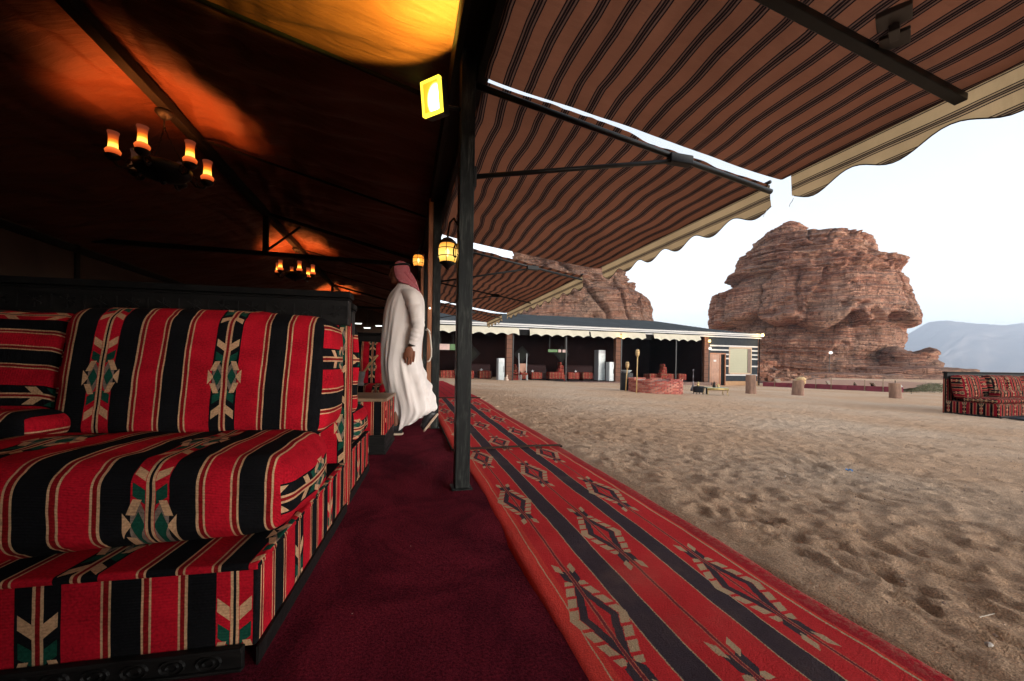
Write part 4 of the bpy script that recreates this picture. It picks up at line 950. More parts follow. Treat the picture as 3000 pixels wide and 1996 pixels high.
tubefold([(.035, -.12, 1.43), (.095, -.175, 1.38), (.145, -.20, 1.24), (.172, -.215, 1.10), (.145, -.222, 1.00), (.115, -.222, .915)], [.075, .082, .072, .062, .054, .046], 'sleeve', 3)
tubefold([(-.02, .12, 1.42), (-.06, .18, 1.36), (-.12, .20, 1.22), (-.14, .20, 1.10), (-.18, .185, .97), (-.20, .172, .88)], [.07, .075, .068, .06, .052, .046], 'sleeve', 8)
MB().lathe([(.060, 0), (.064, .012), (.060, .034), (.054, .034)], 24, (-.028, 0, 1.530), 1.08, 1.0).build('collar', M_ROBE, man, smooth=True)
MB().lathe([(.034, -.009), (.038, -.004), (.038, .006), (.034, .010)], 18, (.109, -.222, .905), 1, .8).build('watch', simple('dark_watch', (.02, .02, .015), .35, .6, .6), man, smooth=True)
def checkmat():
    m = Mat('red_checked_headcloth'); x, y, z, o = m.coord('Object')
    a = (x * 90 + z * 30).fract() > .5; c_ = (z * 90 - y * 60).fract() > .5
    col = m.mix(a & c_, (.27, .035, .05), (.42, .26, .26)); m.bsdf(col, .9, .15, normal=m.bump(m.noise(o, 14, 4), .012, .8)); return m.m
# headcloth: cap over the skull, open at the face, falling over the neck and one shoulder
nA, nB = 60, 44; aa, bb = np.meshgrid(np.linspace(rad(66), rad(294), nA), np.linspace(0, 1, nB), indexing='ij')  # 0 deg = face direction (-x)
ph = np.clip(bb * 1.5, 0, 1) * math.pi / 2 * 1.12; dn = np.clip((bb - .62) / .38, 0, 1)
rr1 = np.sin(ph); front = np.cos(aa); opening = 1
CX, CZ = HX + .004, HZ + .03
Xh = CX - np.cos(aa) * .105 * rr1 + dn * (.055 + .05 * np.maximum(0, -np.cos(aa))); Yh = np.sin(aa) * .086 * rr1 * (1 + .12 * dn); Zh = CZ + .108 * np.cos(ph) - dn * (.115 + .06 * np.maximum(0, -np.cos(aa)))
wv = fbm(aa * 2.5, bb * 3, seed=4, o=3) * .014 * (.3 + dn)
Xh += wv; Yh += wv * .6
hc = gridmesh('headcloth', np.stack([Xh, Yh, Zh], -1), checkmat(), man); mo = hc.modifiers.new('t', 'SOLIDIFY'); mo.thickness = .006
aa, bb = np.meshgrid(np.linspace(0, 2 * math.pi, 20, endpoint=False), np.linspace(0, 1, 24), indexing='ij')
Xh = HX + .075 + bb * .125 + np.cos(aa) * (.040 + .012 * np.sin(bb * 3)) * (1 - .45 * bb); Zh = HZ - .0 - bb * .20 + np.cos(aa) * .02 + .012 * np.sin(aa * 3 + bb * 5); Yh = -.012 + np.sin(aa) * .062 * (1 - .3 * bb) + bb * .02
hb_ = gridmesh('headcloth_tail', np.stack([Xh, Yh, Zh], -1), bpy.data.materials['red_checked_headcloth'], man, wrapi=True)
MB().tube([(HX + .002 - .098 * math.cos(a), .082 * math.sin(a), HZ + .082 + .026 * math.cos(a) * -.6) for a in np.linspace(0, 6.283, 25)], .010, 8).build('head_cord', simple('black_wool_cord', (.01, .01, .01), .8, .2), man, smooth=True)
M_SHOE = simple('black_shoe_leather', (.012, .012, .014), .4, .5); M_SOLE = simple('pale_shoe_sole', (.50, .38, .28), .7, .3)
def shoe(heel, toe, up):
    h = Vector(heel); t = Vector(toe); d = (t - h); L = d.length; d.normalize(); u = Vector(up); u = (u - d * u.dot(d)).normalized(); s_ = d.cross(u)
    Mx = Matrix((d, s_, u)).transposed().to_4x4(); Mx.translation = h
    P = []
    for i in range(15):
        f = i / 14; w = .030 + .016 * math.sin(f * math.pi * .9 + .2) + (.0 if f < .9 else -.02 * (f - .9) * 10); hgt = .085 * (1 - f) ** .6 * (1 if f < .6 else 1) + .036
        if i in (0, 14): w *= .4; hgt *= .8
        P.append([tuple(Mx @ Vector((f * L, w * math.cos(a), (hgt / 2) * (1 + math.sin(a))))) for a in np.linspace(0, 2 * math.pi, 16, endpoint=False)])
    gridmesh('shoe', np.array(P), M_SHOE, man, wrapj=True)
    vs = []
    for zo in (-.014, .004):
        for i in range(15):
            f = i / 14; w = .034 + .016 * math.sin(f * math.pi * .9 + .2) - (0 if f < .9 else .2 * (f - .9))
            vs += [tuple(Mx @ Vector((f * (L + .01) - .004, sg * w, zo))) for sg in (-1, 1)]
    fs = []
    for i in range(14):
        a = i * 2; fs += [(a, a + 2, a + 3, a + 1), (30 + a, 31 + a, 33 + a, 32 + a), (a, 30 + a, 32 + a, a + 2), (a + 1, a + 3, 33 + a, 31 + a)]
    fs += [(0, 1, 31, 30), (28, 58, 59, 29)]
    MB().add(vs, fs).build('shoe_sole', M_SOLE, man, bevel=.003)
shoe((-.005, -.09, .014), (-.25, -.10, .014), (0, 0, 1)); shoe((.330, .0, .205), (.195, -.01, .030), (-1, 0, .75))
# ------------------------------------------------------------------ the long tent opposite
BY = 22.0
lt = empty('long_tent', (6, BY, -.2)); tag(lt, 'long black tent opposite with white striped eaves, scalloped white valance and open front', 'tent')
def bp(mb, name, mat, **k):
    mb.v = [tuple(Vector(v) - Vector((6, BY, -.2))) for v in mb.v]; return mb.build(name, mat, lt, **k)
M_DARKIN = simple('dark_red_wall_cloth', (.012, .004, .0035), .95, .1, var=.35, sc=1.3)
M_ROOF = simple('blue_grey_roof_cloth', (.040, .046, .050), .9, .1, var=.2, sc=1.5, bump=.05, bsc=1.2)
XL, XR, ZE_ = -8.0, 23.45, 3.05
# ridge roof with hipped right end
RY, RZZ = BY + 3.0, 4.0
n1 = 120
gx, gy = np.meshgrid(np.linspace(XL, XR + .1, n1), np.linspace(0, 1, 22), indexing='ij')
hip = np.clip((XR + .1 - gx) / 6.0, 0, 1); hz = ZE_ + (RZZ - ZE_) * np.minimum(gy, hip * 1.0) + .02 * fbm(gx * .8, gy * 3, seed=3, o=3) - .05 * np.sin(np.minimum(gy, 1) * math.pi) 
gridmesh('roof', np.stack([gx - 6, BY - .12 + gy * 3.1 - BY, hz + .2], -1), M_ROOF, lt)
gridmesh('roof', np.stack([gx - 6, BY + 6.2 - gy * 3.1 - BY, hz + .2], -1), M_ROOF, lt, flip=True)
def eavemat():
    m = Mat('black_and_white_eave_cloth'); x, y, z, o = m.coord('Object')
    zz = z + (m.noise(m.vec(x * .5, 0.0, 0.0), 1.0, 3) - .5) * .05
    c = m.ramp((zz - 3.0) / .4, [(0, (.50, .48, .46)), (.02, (.025, .03, .035)), (.18, (.50, .49, .47)), (.34, (.03, .035, .04)), (.42, (.50, .49, .47)), (.64, (.03, .035, .04)), (.72, (.50, .49, .47)), (.88, (.045, .055, .065))], 'CONSTANT')
    m.bsdf(c, .85, .2); return m.m
bp(MB().box(XL, XR + .1, BY - .16, BY - .12, 2.74, 3.09), 'eave_band', eavemat())
bp(MB().box(XR + .06, XR + .1, BY - .118, BY + 6.2, 2.74, 3.09), 'eave_band', bpy.data.materials['black_and_white_eave_cloth'])
# scalloped white valance pieces
M_WVAL = simple('cream_white_valance', (.46, .42, .33), .85, .2, var=.06, sc=4)
for k, (a, b_, gz) in enumerate(((-3.0, 1.6, 0), (1.75, 6.28, 0), (6.92, 10.62, 0), (10.72, 14.48, 0), (15.05, 18.5, 0))):
    n = int((b_ - a) / .05); gx, gy = np.meshgrid(np.linspace(a, b_, n), np.linspace(0, 1, 6), indexing='ij')
    bot = 2.37 + .12 * np.abs(np.cos(gx * math.pi / .66)); zt = 2.82
    gridmesh('valance', np.stack([gx - 6, -.20 - .14 * gy + .015 * np.sin(gx * 4), zt + (bot - zt) * gy + .2], -1), M_WVAL, lt)
    bp(MB().tube([(a, BY - .20, 2.83), (b_, BY - .20, 2.83)], .03, 8), 'valance_rod', M_PIPE)
for a, b_ in ((6.28, 6.92), (14.48, 15.05)): bp(MB().box(a, b_, BY - .1, BY - .05, 2.42, 2.78), 'timber_panel', M_BLACKWOOD)
# back wall, floor, side walls, ceiling
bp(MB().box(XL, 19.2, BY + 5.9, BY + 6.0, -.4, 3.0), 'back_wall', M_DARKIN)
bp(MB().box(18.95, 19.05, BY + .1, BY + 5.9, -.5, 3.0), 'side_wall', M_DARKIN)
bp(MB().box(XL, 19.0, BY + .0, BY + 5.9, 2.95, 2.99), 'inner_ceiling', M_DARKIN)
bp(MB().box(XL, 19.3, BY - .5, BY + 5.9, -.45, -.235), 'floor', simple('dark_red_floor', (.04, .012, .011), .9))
bp(MB().box(XL, 19.1, BY - .62, BY - .502, -.45, -.225), 'floor_edge', simple('stone_step', (.16, .10, .08), .9, bump=.01, bsc=8))
M_COLW = wood('dark_brown_column', (.09, .032, .018), (.17, .07, .035), .7)
for px in (1.2, 5.62, 12.55, 19.04):
    bp(MB().box(px, px + .33, BY - .05, BY + .25, -.4, 2.75), 'column', M_COLW, bevel=.01)
    for kk in range(11): bp(MB().box(px - .008, px + .338, BY - .058, BY - .02, -.2 + kk * .26, -.185 + kk * .26), 'column_band', M_BLACKWOOD)
    bp(MB().box(px + .36, px + .42, BY - .04, BY + .02, -.4, 2.75), 'post', M_PIPE)
for px in (9.25, 16.85): bp(MB().box(px, px + .06, BY - .04, BY + .02, -.4, 2.6), 'post', M_PIPE)
# right end room: striped front wall with a door and a window
M_BLKC = simple('black_wall_cloth', (.022, .027, .032), .85, .2, var=.2); M_WHT = simple('white_wall_stripe', (.50, .48, .46), .8, .2, var=.05); M_TANP = simple('tan_wall_base', (.40, .24, .13), .85, .2, var=.12)
def wp(x0, x1, z0, z1, mat, name, y0=BY, y1=BY + .12, **k): bp(MB().box(x0, x1, y0, y1, z0, z1), name, mat, **k)
wp(19.42, 19.50, -.5, 2.75, M_BLKC, 'wall'); wp(19.50, 20.78, 1.72, 2.75, M_BLKC, 'wall'); wp(20.78, 21.05, -.17, 2.75, M_BLKC, 'wall'); wp(22.9, XR, -.17, 2.75, M_BLKC, 'wall'); wp(21.05, 22.9, 2.10, 2.75, M_BLKC, 'wall'); wp(21.05, 22.9, -.17, .34, M_BLKC, 'wall')
wp(20.78, XR, -.55, -.17, M_TANP, 'wall_base', BY - .03, BY + .14)
for z0, x0, x1 in ((2.14, 19.5, XR), (1.86, 19.5, 21.05), (1.86, 22.9, XR), (1.58, 20.8, 21.05), (1.58, 22.9, XR), (1.30, 20.8, 21.05), (1.30, 22.9, XR), (.80, 20.8, 21.05), (.80, 22.9, XR), (.20, 20.8, XR)):
    wp(x0, x1, z0, z0 + .09, M_WHT, 'white_stripe', BY - .012, BY - .001)
bp(MB().box(XR - .02, XR + .06, BY + .14, BY + 6, -.5, 2.75), 'end_wall', M_BLKC)
dr = bp(MB().box(19.56, 20.30, BY + .02, BY + .07, -.45, 1.62), 'door', M_DOOR, bevel=.006)
for q in ((19.68, 20.18, .45, 1.45), (19.68, 20.18, -.32, .30)): 
    o = bp(MB().box(q[0], q[1], BY + .008, BY + .02, q[2], q[3]), 'door_panel', M_DOOR, bevel=.008); o.parent = dr
o = bp(MB().box(19.82, 20.02, BY - .0, BY + .007, 1.12, 1.24), 'sign_plate', M_WHT); o.parent = dr
o = bp(MB().lathe([(.0, 0), (.02, .005), (.02, .03), (0, .035)], 10, (20.22, BY, .55)), 'door_handle', M_IRON); o.parent = dr
wp(19.50, 19.56, -.45, 1.68, M_ORANGEWOOD, 'door_frame', BY - .02, BY + .1); wp(19.56, 20.72, 1.62, 1.70, M_ORANGEWOOD, 'door_frame', BY - .02, BY + .1); wp(20.30, 20.40, -.45, 1.62, M_ORANGEWOOD, 'door_frame', BY + .0, BY + .1)
wp(20.40, 20.72, -.45, 1.62, M_BLACKWOOD, 'door_shadow_panel', BY + .06, BY + .1); wp(20.72, 20.78, -.45, 1.70, M_ORANGEWOOD, 'door_frame', BY - .02, BY + .1)  # black panel stands in for the shadow in the gap beside the door
def blind():
    m = Mat('pale_green_window_blind'); x, y, z, o = m.coord('Object')
    g = ((x * 9).fract() < .08) | ((z * 9).fract() < .08)
    m.bsdf(m.mix(g, (.27, .26, .16), (.19, .19, .12)), .5, .5); return m.m
wn_ = bp(MB().box(21.10, 22.84, BY + .03, BY + .06, .38, 2.06), 'window', blind())
for q in ((21.03, 21.12, .34, 2.12), (22.84, 22.92, .34, 2.12), (21.12, 22.84, .30, .39), (21.12, 22.84, 2.04, 2.13)):
    o = bp(MB().box(q[0], q[1], BY - .02, BY + .08, q[2], q[3]), 'window_frame', simple('tan_frame', (.42, .30, .20), .7), bevel=.004); o.parent = wn_
o = bp(MB().box(22.62, 22.835, BY + .0, BY + .028, .40, 2.03), 'window_curtain', simple('dark_bronze', (.10, .055, .035), .5)); o.parent = wn_
bp(MB().box(XR + .02, XR + .075, BY - .1, BY - .05, -.5, 2.75), 'corner_post', M_BLACKWOOD)

def placed(name, loc, lab, cat, group=None, rz=0): t = empty(name, loc, rz); return tag(t, lab, cat, group)
FZ = -.235
# signs: green and white panels
for x0, z0, w, h, lab, cells in ((1.8, 1.50, .95, .34, 'pale and green panel sign hanging at the left inside the long tent', ((0, .62, 'p'), (.64, .95, 'g'))), (8.45, 1.52, 1.25, .17, 'narrow green and pink panel sign in the middle of the long tent', ((0, .62, 'g'), (.68, .86, 'p'), (.96, 1.25, 'p')))):
    t = placed('sign', (x0 + .1, BY + 1.1, z0), lab, 'sign')
    for a, b_, c_ in cells: MB().box(a, b_, 0, .02, 0, h).build('panel', simple('green_sign', (.07, .16, .05), .5) if c_ == 'g' else simple('pale_pink_sign', (.55, .38, .34), .5), t, bevel=.003)
    MB().box(.1, .12, .004, .016, h, 2.95 - z0).box(w - .14, w - .12, .004, .016, h, 2.95 - z0).build('hanger', M_PIPE, t)
# fridges
def fridge(x, y, w, d, h, col, lab, grp='fridges in the long tent'):
    t = placed('fridge', (x, y, FZ), lab, 'fridge', grp)
    MB().box(0, w, 0, d, .03, h).build('cabinet', col, t, bevel=.015)
    MB().box(.02, w - .02, -.03, -.002, .06, h - .22).build('door', simple('fridge_glass_white', (.40, .44, .44), .3, .5), t, bevel=.008)
    MB().box(.02, w - .02, -.025, -.002, h - .20, h - .02).build('top_panel', col, t, bevel=.005)
    MB().box(w - .06, w - .04, -.05, -.03, h * .4, h * .65).build('handle', M_IRON, t)
    for q in (.04, w - .08): MB().box(q, q + .04, .03, .07, 0, .03).build('foot', M_IRON, t)
WH = simple('white_enamel', (.50, .52, .52), .35, .5, var=.03)
GYE = simple('grey_enamel', (.30, .31, .32), .35, .5, var=.05)
fridge(5.12, BY - .15, .36, .45, 1.30, WH, 'small white fridge beside the left brown column')
fridge(11.75, BY + .7, .50, .55, 1.95, GYE, 'tall grey fridge left of the right brown column')
fridge(12.18, BY + .1, .34, .4, 1.20, WH, 'short white fridge close to the right brown column')
# cat
ct = placed('cat', (5.40, BY - 1.0, zgf(5.4, BY - 1.0)), 'small white and tan cat sitting before the long tent', 'cat')
b = MB()
ell((0, 0, .12), (.075, .06, .12)); ell((.02, 0, .05), (.11, .075, .06)); ell((.03, -.02, .27), (.045, .042, .042)); ell((.055, -.035, .255), (.02, .02, .016))
b.tube([(.05, -.03, .18), (.07, -.04, .08), (.075, -.05, .01)], [.022, .018, .018], 8); b.tube([(.03, .03, .18), (.05, .03, .08), (.055, .03, .01)], [.022, .018, .018], 8); b.tube([(0, 0, .18), (.02, -.01, .25)], [.045, .035], 8)
for sy in (-.03, .012): b.tube([(.025, sy, .30), (.022, sy, .345)], [.016, .003], 6)
b.tube([(-.09, 0, .03), (-.14, -.05, .03), (-.10, -.12, .025)], [.018, .014, .008], 7); ell((.09, -.06, .015), (.025, .018, .014)); ell((.07, .04, .015), (.025, .018, .014))
o = b.build('body', simple('white_tan_fur', (.55, .42, .33), .9, .1, var=.3, sc=12), ct, smooth=True); rm = o.modifiers.new('join', 'REMESH'); rm.mode = 'VOXEL'; rm.voxel_size = .008; rm.use_smooth_shade = True
# furniture inside
def ottoman(x, y, w, h, d=.7, lab='', rz=0, mat=FT, pot=None):
    t = placed('striped_bench', (x, y, FZ), lab, 'bench', 'striped benches inside the long tent', rz)
    cushion('seat', 0, w, 0, d, .10, h, mat, t, r=.03, u0=.1 * x, end='y', lod=.3, n=4); MB().box(.01, w - .01, .01, d - .01, 0, .10).build('plinth', M_BLACKWOOD, t)
    if pot:
        p = placed('teapot', (x + w * pot, y + .25, FZ + h), 'small white pot standing on the bench ' + lab.split('bench ')[-1], 'teapot', 'white pots on the benches')
        MB().lathe([(.03, 0), (.055, .03), (.06, .06), (.03, .10), (.012, .12), (.012, .14), (0, .15)], 12).tube([(.05, 0, .05), (.09, 0, .09), (.10, 0, .11)], [.012, .008, .006], 6).tube([(-.05, 0, .09), (-.09, 0, .07), (-.05, 0, .03)], .006, 5).build('pot_body', WH, p, smooth=True)
ottoman(2.0, BY + .9, .85, .55, lab='low striped bench left under the pale sign'); ottoman(3.45, BY + 1.0, .5, .55, lab='narrow striped bench left of the small white fridge')
ottoman(4.3, BY + 1.1, .7, .55, pot=.2, lab='striped bench directly left of the small white fridge')
ottoman(6.42, BY + .9, .75, .50, lab='striped bench right of the left brown column'); ottoman(7.5, BY + 1.1, .7, .50, pot=.2, lab='striped bench second from the left brown column')
ottoman(8.6, BY + .9, .95, .52, lab='widest striped bench beside the pointed cushion pile'); ottoman(9.85, BY + .9, .72, .52, pot=.8, lab='striped bench right of the thin dark post')
ottoman(10.9, BY + 1.1, .68, .52, lab='striped bench left of the tall grey fridge')
ottoman(14.9, BY - .1, .75, .50, lab='striped bench behind the left part of the fire pit'); ottoman(16.35, BY + .4, .7, .5, lab='striped bench behind the right part of the fire pit'); ottoman(17.6, BY + .6, .6, .5, lab='striped bench near the wooden door column')
def pile(x, y, lab, s=1.0, z=None):
    t = placed('cushion_pile', (x, y, FZ if z is None else z), lab, 'cushion pile', 'pointed cushion piles in the long tent')
    zz_ = 0
    for k, w in enumerate((.62, .56, .46, .36, .26, .16)):
        h = .20 * s; a = math.sin(k * 2.1) * .03; cushion('cushion', -w / 2 * s + a, w / 2 * s + a, -.2 * s, .2 * s, zz_, zz_ + h, FT, t, r=.05, u0=k * .13, lod=.3, n=4, rotall=(k % 2 == 0)); zz_ += h * .93
pile(9.42, BY + 1.25, 'pointed pile of striped cushions left of the thin dark post'); pile(15.75, BY - .25, 'pointed pile of striped cushions rising behind the brick fire pit'); pile(2.95, BY + 1.0, 'pointed pile of striped cushions near the pale sign', .85); pile(6.45, BY + 1.0, 'pile of striped cushions against the left brown column', .85)
# dark sofas along the back
for k, (x, lab) in enumerate(((3.3, 'dark curved sofa back at the left behind the benches'), (7.2, 'dark curved sofa back in the middle behind the benches'), (10.7, 'dark curved sofa back before the tall grey fridge'))):
    t = placed('dark_sofa', (x, BY + 3.2, FZ), lab, 'sofa', 'dark sofas at the back of the long tent')
    cushion('back', 0, 2.2, .5, .75, .3, .95, simple('dark_upholstery', (.03, .012, .012), .8, .2), t, r=.1, lod=.4); cushion('seat', 0, 2.2, -.1, .55, .0, .42, simple('dark_upholstery', (.03, .012, .012), .8, .2), t, r=.08, lod=.4)
for x, z, lab in ((4.2, 1.45, 'left'), (7.9, 1.45, 'middle'), (11.0, 1.55, 'right')):
    t = placed('wall_hanging', (x + .4, BY + 5.86, z), 'dark diamond shaped wall hanging, the %s of three in the long tent' % lab, 'wall hanging')
    Mx = Matrix.Rotation(rad(45), 4, 'Y'); MB().box(-.45, .45, -.02, .0, -.45, .45, Mx).build('cloth', simple('black_hanging', (.012, .010, .010), .9), t); MB().box(-.3, .3, -.03, -.021, -.3, .3, Mx).build('centre', simple('dark_green_hanging', (.02, .022, .016), .9), t)
# white framed chair with tan seat back
t = placed('chair', (6.55, BY + .55, FZ), 'white framed chair with a tan hanging back beside the left brown column', 'chair')
for x in (0, .46): MB().tube([(x, 0, 0), (x, .02, .9), (x + (.02 if x else -.02), .05, 1.62)], .022, 7).build('frame_post', WH, t, smooth=True)
gx, gy = np.meshgrid(np.linspace(0, 1, 12), np.linspace(0, 1, 12), indexing='ij')
o = gridmesh('back', np.stack([.04 + .38 * gx, .02 + .12 * np.sin(gx * 3.14) * (1 - gy), 1.02 - .62 * (1 - gy) * (1 - .35 * np.abs(gx - .5) * 2) + 0 * gx], -1), simple('tan_leather', (.36, .19, .13), .6), t); mo = o.modifiers.new('t', 'SOLIDIFY'); mo.thickness = .03
cushion('seat', .02, .44, -.35, .05, .36, .46, FT, t, r=.03, lod=.3, n=4)
for x in (.03, .42): MB().tube([(x, -.32, 0), (x, -.32, .37)], .02, 6).build('leg', WH, t)
# lamps of the long tent
def walllamp(loc, e, s, lab, col=(1, .6, .2)):
    t = placed('wall_lamp', loc, lab, 'lamp'); MB().lathe([(.02, -.10), (.07, -.08), (.085, 0), (.06, .08), (.02, .10)], 10).build('glass', glow('lamp_glass_%d' % int(e * 10), col, s), t, smooth=True)
    MB().lathe([(0, .16), (.03, .13), (.08, .09), (.02, .085)], 10).lathe([(0, -.14), (.03, -.12), (.06, -.09), (.0, -.085)], 10).tube([(0, .0, .12), (.0, .08, .16), (0, .14, .05)], .012, 5).build('holder', M_IRON, t, smooth=True)
    add_point(t, (0, -.16, 0), e, col, .08)
walllamp((XR + .02, BY - .34, 2.98), 12, 3, 'bright lamp at the top right corner of the long tent', (1, .68, .25))
walllamp((19.25, BY - .24, 2.46), 6, 1.2, 'yellow lamp above the wooden door column'); walllamp((12.75, BY - .30, 2.55), 3, .6, 'yellow lamp under the valance above the right brown column'); walllamp((19.3, BY - .24, 1.98), 1.5, .6, 'small white lamp below the yellow lamp by the door', (1, .9, .75))
for x, y, z, lab in ((-2.00, 19, 2.45, 'leftmost of three white ceiling lights at the far end of the tent'), (-1.63, 19, 2.27, 'lowest of three white ceiling lights at the far end of the tent'), (-1.13, 19, 2.38, 'rightmost of three white ceiling lights at the far end of the tent')):
    t = placed('ceiling_light', (x, y, z), lab, 'ceiling light'); MB().box(-.13, .13, -.10, .10, -.015, .0).build('diffuser', glow('white_tube_light', (.9, 1, .9), .9), t); MB().box(-.15, .15, -.12, .12, .001, .03).build('frame', WH, t); MB().tube([(0, 0, .03), (0, 0, 3.2 - z)], .01, 5).build('rod', M_PIPE, t)

# ------------------------------------------------------------------ things out on the sand
def onray(u, d):
    """a spot on the sand, from its bearing and its distance"""
    p = FW * d + RT * ((u - 1178.5) * d / 917); return (p.x, p.y, zgf(p.x, p.y))
# brick fire pit
pcn = onray(1509, 13.35); fp = placed('fire_pit', pcn, 'round fire pit of red bricks on the sand before the long tent', 'fire pit')
M_BRICKS = [simple('red_brick', c_, .9, .15, var=.22, sc=9, bump=.006) for c_ in ((.36, .10, .075), (.42, .14, .10), (.30, .085, .07), (.45, .19, .14))]
bme = []
for mm in M_BRICKS:
    for q in range(2):
        rr = random.Random(q * 7 + len(bme)); mbb = MB().box(-.086, .086, -.055, .055, -.0225, .0225)
        mbb.v = [tuple(c + rr.uniform(-.004, .004) for c in v) for v in mbb.v]; o = mbb.build('brick', mm, None); bme.append(o.data); bpy.data.objects.remove(o)
rr = random.Random(3); nb = 27; Rb = .80
for c_ in range(10):
    for k in range(nb):
        a = (k + .5 * (c_ % 2)) * 2 * math.pi / nb
        if c_ == 9 and rr.random() < .35: continue
        o = bpy.data.objects.new('brick', rr.choice(bme)); COL.objects.link(o); o.parent = fp
        jr = rr.uniform(-.012, .012); top = c_ >= 7
        o.location = ((Rb + jr) * math.cos(a), (Rb + jr) * math.sin(a), -.03 + c_ * .0505 + .025 + (rr.uniform(-.008, .012) if top else 0))
        o.rotation_euler = (rr.uniform(-.012, .012) * (4 if top else 1), rr.uniform(-.012, .012) * (5 if top else 1), a + math.pi / 2 + rr.uniform(-.03, .03) * (3 if top else 1))
MB().lathe([(.70, -.05), (.70, .42), (.838, .42), (.838, -.05)], 60).build('mortar_ring', simple('mortar', (.34, .22, .19), .95), fp)
MB().lathe([(0, .12), (.5, .10), (.70, .06)], 24).build('ash_bed', simple('ash', (.12, .10, .09), 1, bump=.02, bsc=20), fp)
# torches
def torch(loc, h, lab, lean):
    t = placed('garden_torch', loc, lab, 'torch', 'bamboo garden torches by the fire pit')
    MB().tube([(0, 0, -.05), (lean * .5, 0, h * .5), (lean, 0, h - .26)], .018, 8).build('pole', M_BAMBOO, t, smooth=True)
    MB().lathe([(.018, 0), (.045, .05), (.062, .12), (.058, .19), (.045, .24), (.04, .24)], 12, (lean, 0, h - .27)).build('basket', M_BAMBOO, t, smooth=True)
    for z_ in (.06, .12, .18): MB().lathe([(.064, z_), (.067, z_ + .006), (.064, z_ + .012)], 12, (lean, 0, h - .27)).build('basket_band', M_TABLETOP, t)
    MB().lathe([(.03, .235), (.032, .25), (.012, .255), (.012, .29), (0, .29)], 10, (lean, 0, h - .27)).build('wick', M_IRON, t)
torch(onray(1466, 12.45), 1.40, 'taller bamboo torch standing in front of the fire pit', .02); torch(onray(1441, 13.2), 1.02, 'shorter bamboo torch left of the fire pit', .05)
wb = placed('metal_barrel', onray(1443, 14.2), 'black cylindrical barrel behind the shorter torch', 'barrel')
MB().lathe([(0, 0), (.22, 0), (.225, .02), (.22, .2), (.228, .22), (.22, .24), (.22, .44), (.228, .46), (.22, .48), (.22, .62), (0, .62)], 24).build('drum', simple('black_drum', (.012, .013, .014), .5, .4), wb, smooth=False)
bw = placed('enamel_bowl', (wb.location.x, wb.location.y, wb.location.z + .62), 'pale bowl standing on the black barrel', 'bowl')
MB().lathe([(.06, 0), (.12, .03), (.17, .09), (.18, .10), (.16, .095), (.10, .04), (0, .03)], 20).build('bowl_body', WH, bw, smooth=True)
# brazier and low metal table with pots
bz = placed('brazier', onray(1608, 13.25), 'dark round metal brazier beside the fire pit', 'brazier')
MB().lathe([(0, .06), (.15, .06), (.17, .12), (.17, .24), (.19, .26), (.15, .26), (.14, .14), (0, .12)], 20).build('pan', simple('black_blue_metal', (.02, .026, .036), .35, .5, .5), bz, smooth=True)
for k in range(4): a = k * 1.57 + .6; MB().tube([(.12 * math.cos(a), .12 * math.sin(a), .08), (.16 * math.cos(a), .16 * math.sin(a), 0)], .014, 6).build('leg', M_IRON, bz)
MB().box(.1, .34, -.02, .02, .20, .23).box(.32, .36, -.02, .02, 0, .23).build('side_arm', M_IRON, bz)
BR = simple('tarnished_brass', (.45, .33, .14), .3, .5, .8, .2, 10); 
def potb(loc, s, lab, m_, nm='coffee_pot'):
    p = placed(nm, loc, lab, 'coffee pot'); MB().lathe([(.05 * s, 0), (.06 * s, .02 * s), (.045 * s, .08 * s), (.03 * s, .12 * s), (.045 * s, .15 * s), (.02 * s, .18 * s), (.006 * s, .22 * s), (0, .23 * s)], 14).build('pot_body', m_, p, smooth=True)
    MB().tube([(.03 * s, 0, .12 * s), (.09 * s, 0, .17 * s), (.11 * s, 0, .15 * s)], [.014 * s, .01 * s, .004 * s], 6).build('spout', m_, p); MB().tube([(-.04 * s, 0, .15 * s), (-.09 * s, 0, .12 * s), (-.05 * s, 0, .05 * s)], .007 * s, 6).build('handle', m_, p)
potb((bz.location.x + .0, bz.location.y, bz.location.z + .26), .75, 'brass coffee pot standing on the dark brazier', BR)
tt_ = placed('metal_table', onray(1648, 13.1), 'low pale green metal table with curved legs beside the brazier', 'table', rz=-.25)
MT = simple('pale_green_metal', (.34, .38, .27), .35, .5, .35, .2, 8)
MB().box(-.34, .34, -.17, .17, .24, .255).build('table_top', MT, tt_, bevel=.01); MB().tube([(-.34, -.15, .20), (.34, -.15, .20)], .045, 10).build('front_roll', BR, tt_, smooth=True)
for sx in (-.30, .30):
    for sy in (-.13, .13): MB().tube([(sx, sy, .22), (sx * 1.1, sy * 1.1, .12), (sx * 1.03, sy, .05), (sx * 1.15, sy * 1.2, 0)], .014, 6).build('leg', BR, tt_, smooth=True)
tl_ = tt_.location
potb((tl_.x - .06, tl_.y, tl_.z + .255), .9, 'dark coffee pot on the low pale metal table', M_IRON); potb((tl_.x + .08, tl_.y - .03, tl_.z + .255), .6, 'smaller brass pot on the low pale metal table', BR)
hk = placed('water_pipe', onray(1596, 15.6), 'tall thin water pipe standing behind the brazier', 'water pipe')
MB().lathe([(.09, 0), (.10, .05), (.07, .14), (.02, .24), (.018, .5), (.03, .54), (.015, .60), (.012, .76), (.03, .80), (.035, .84), (0, .86)], 12).build('bottle', simple('smoky_glass', (.06, .05, .06), .2, .6), hk, smooth=True)
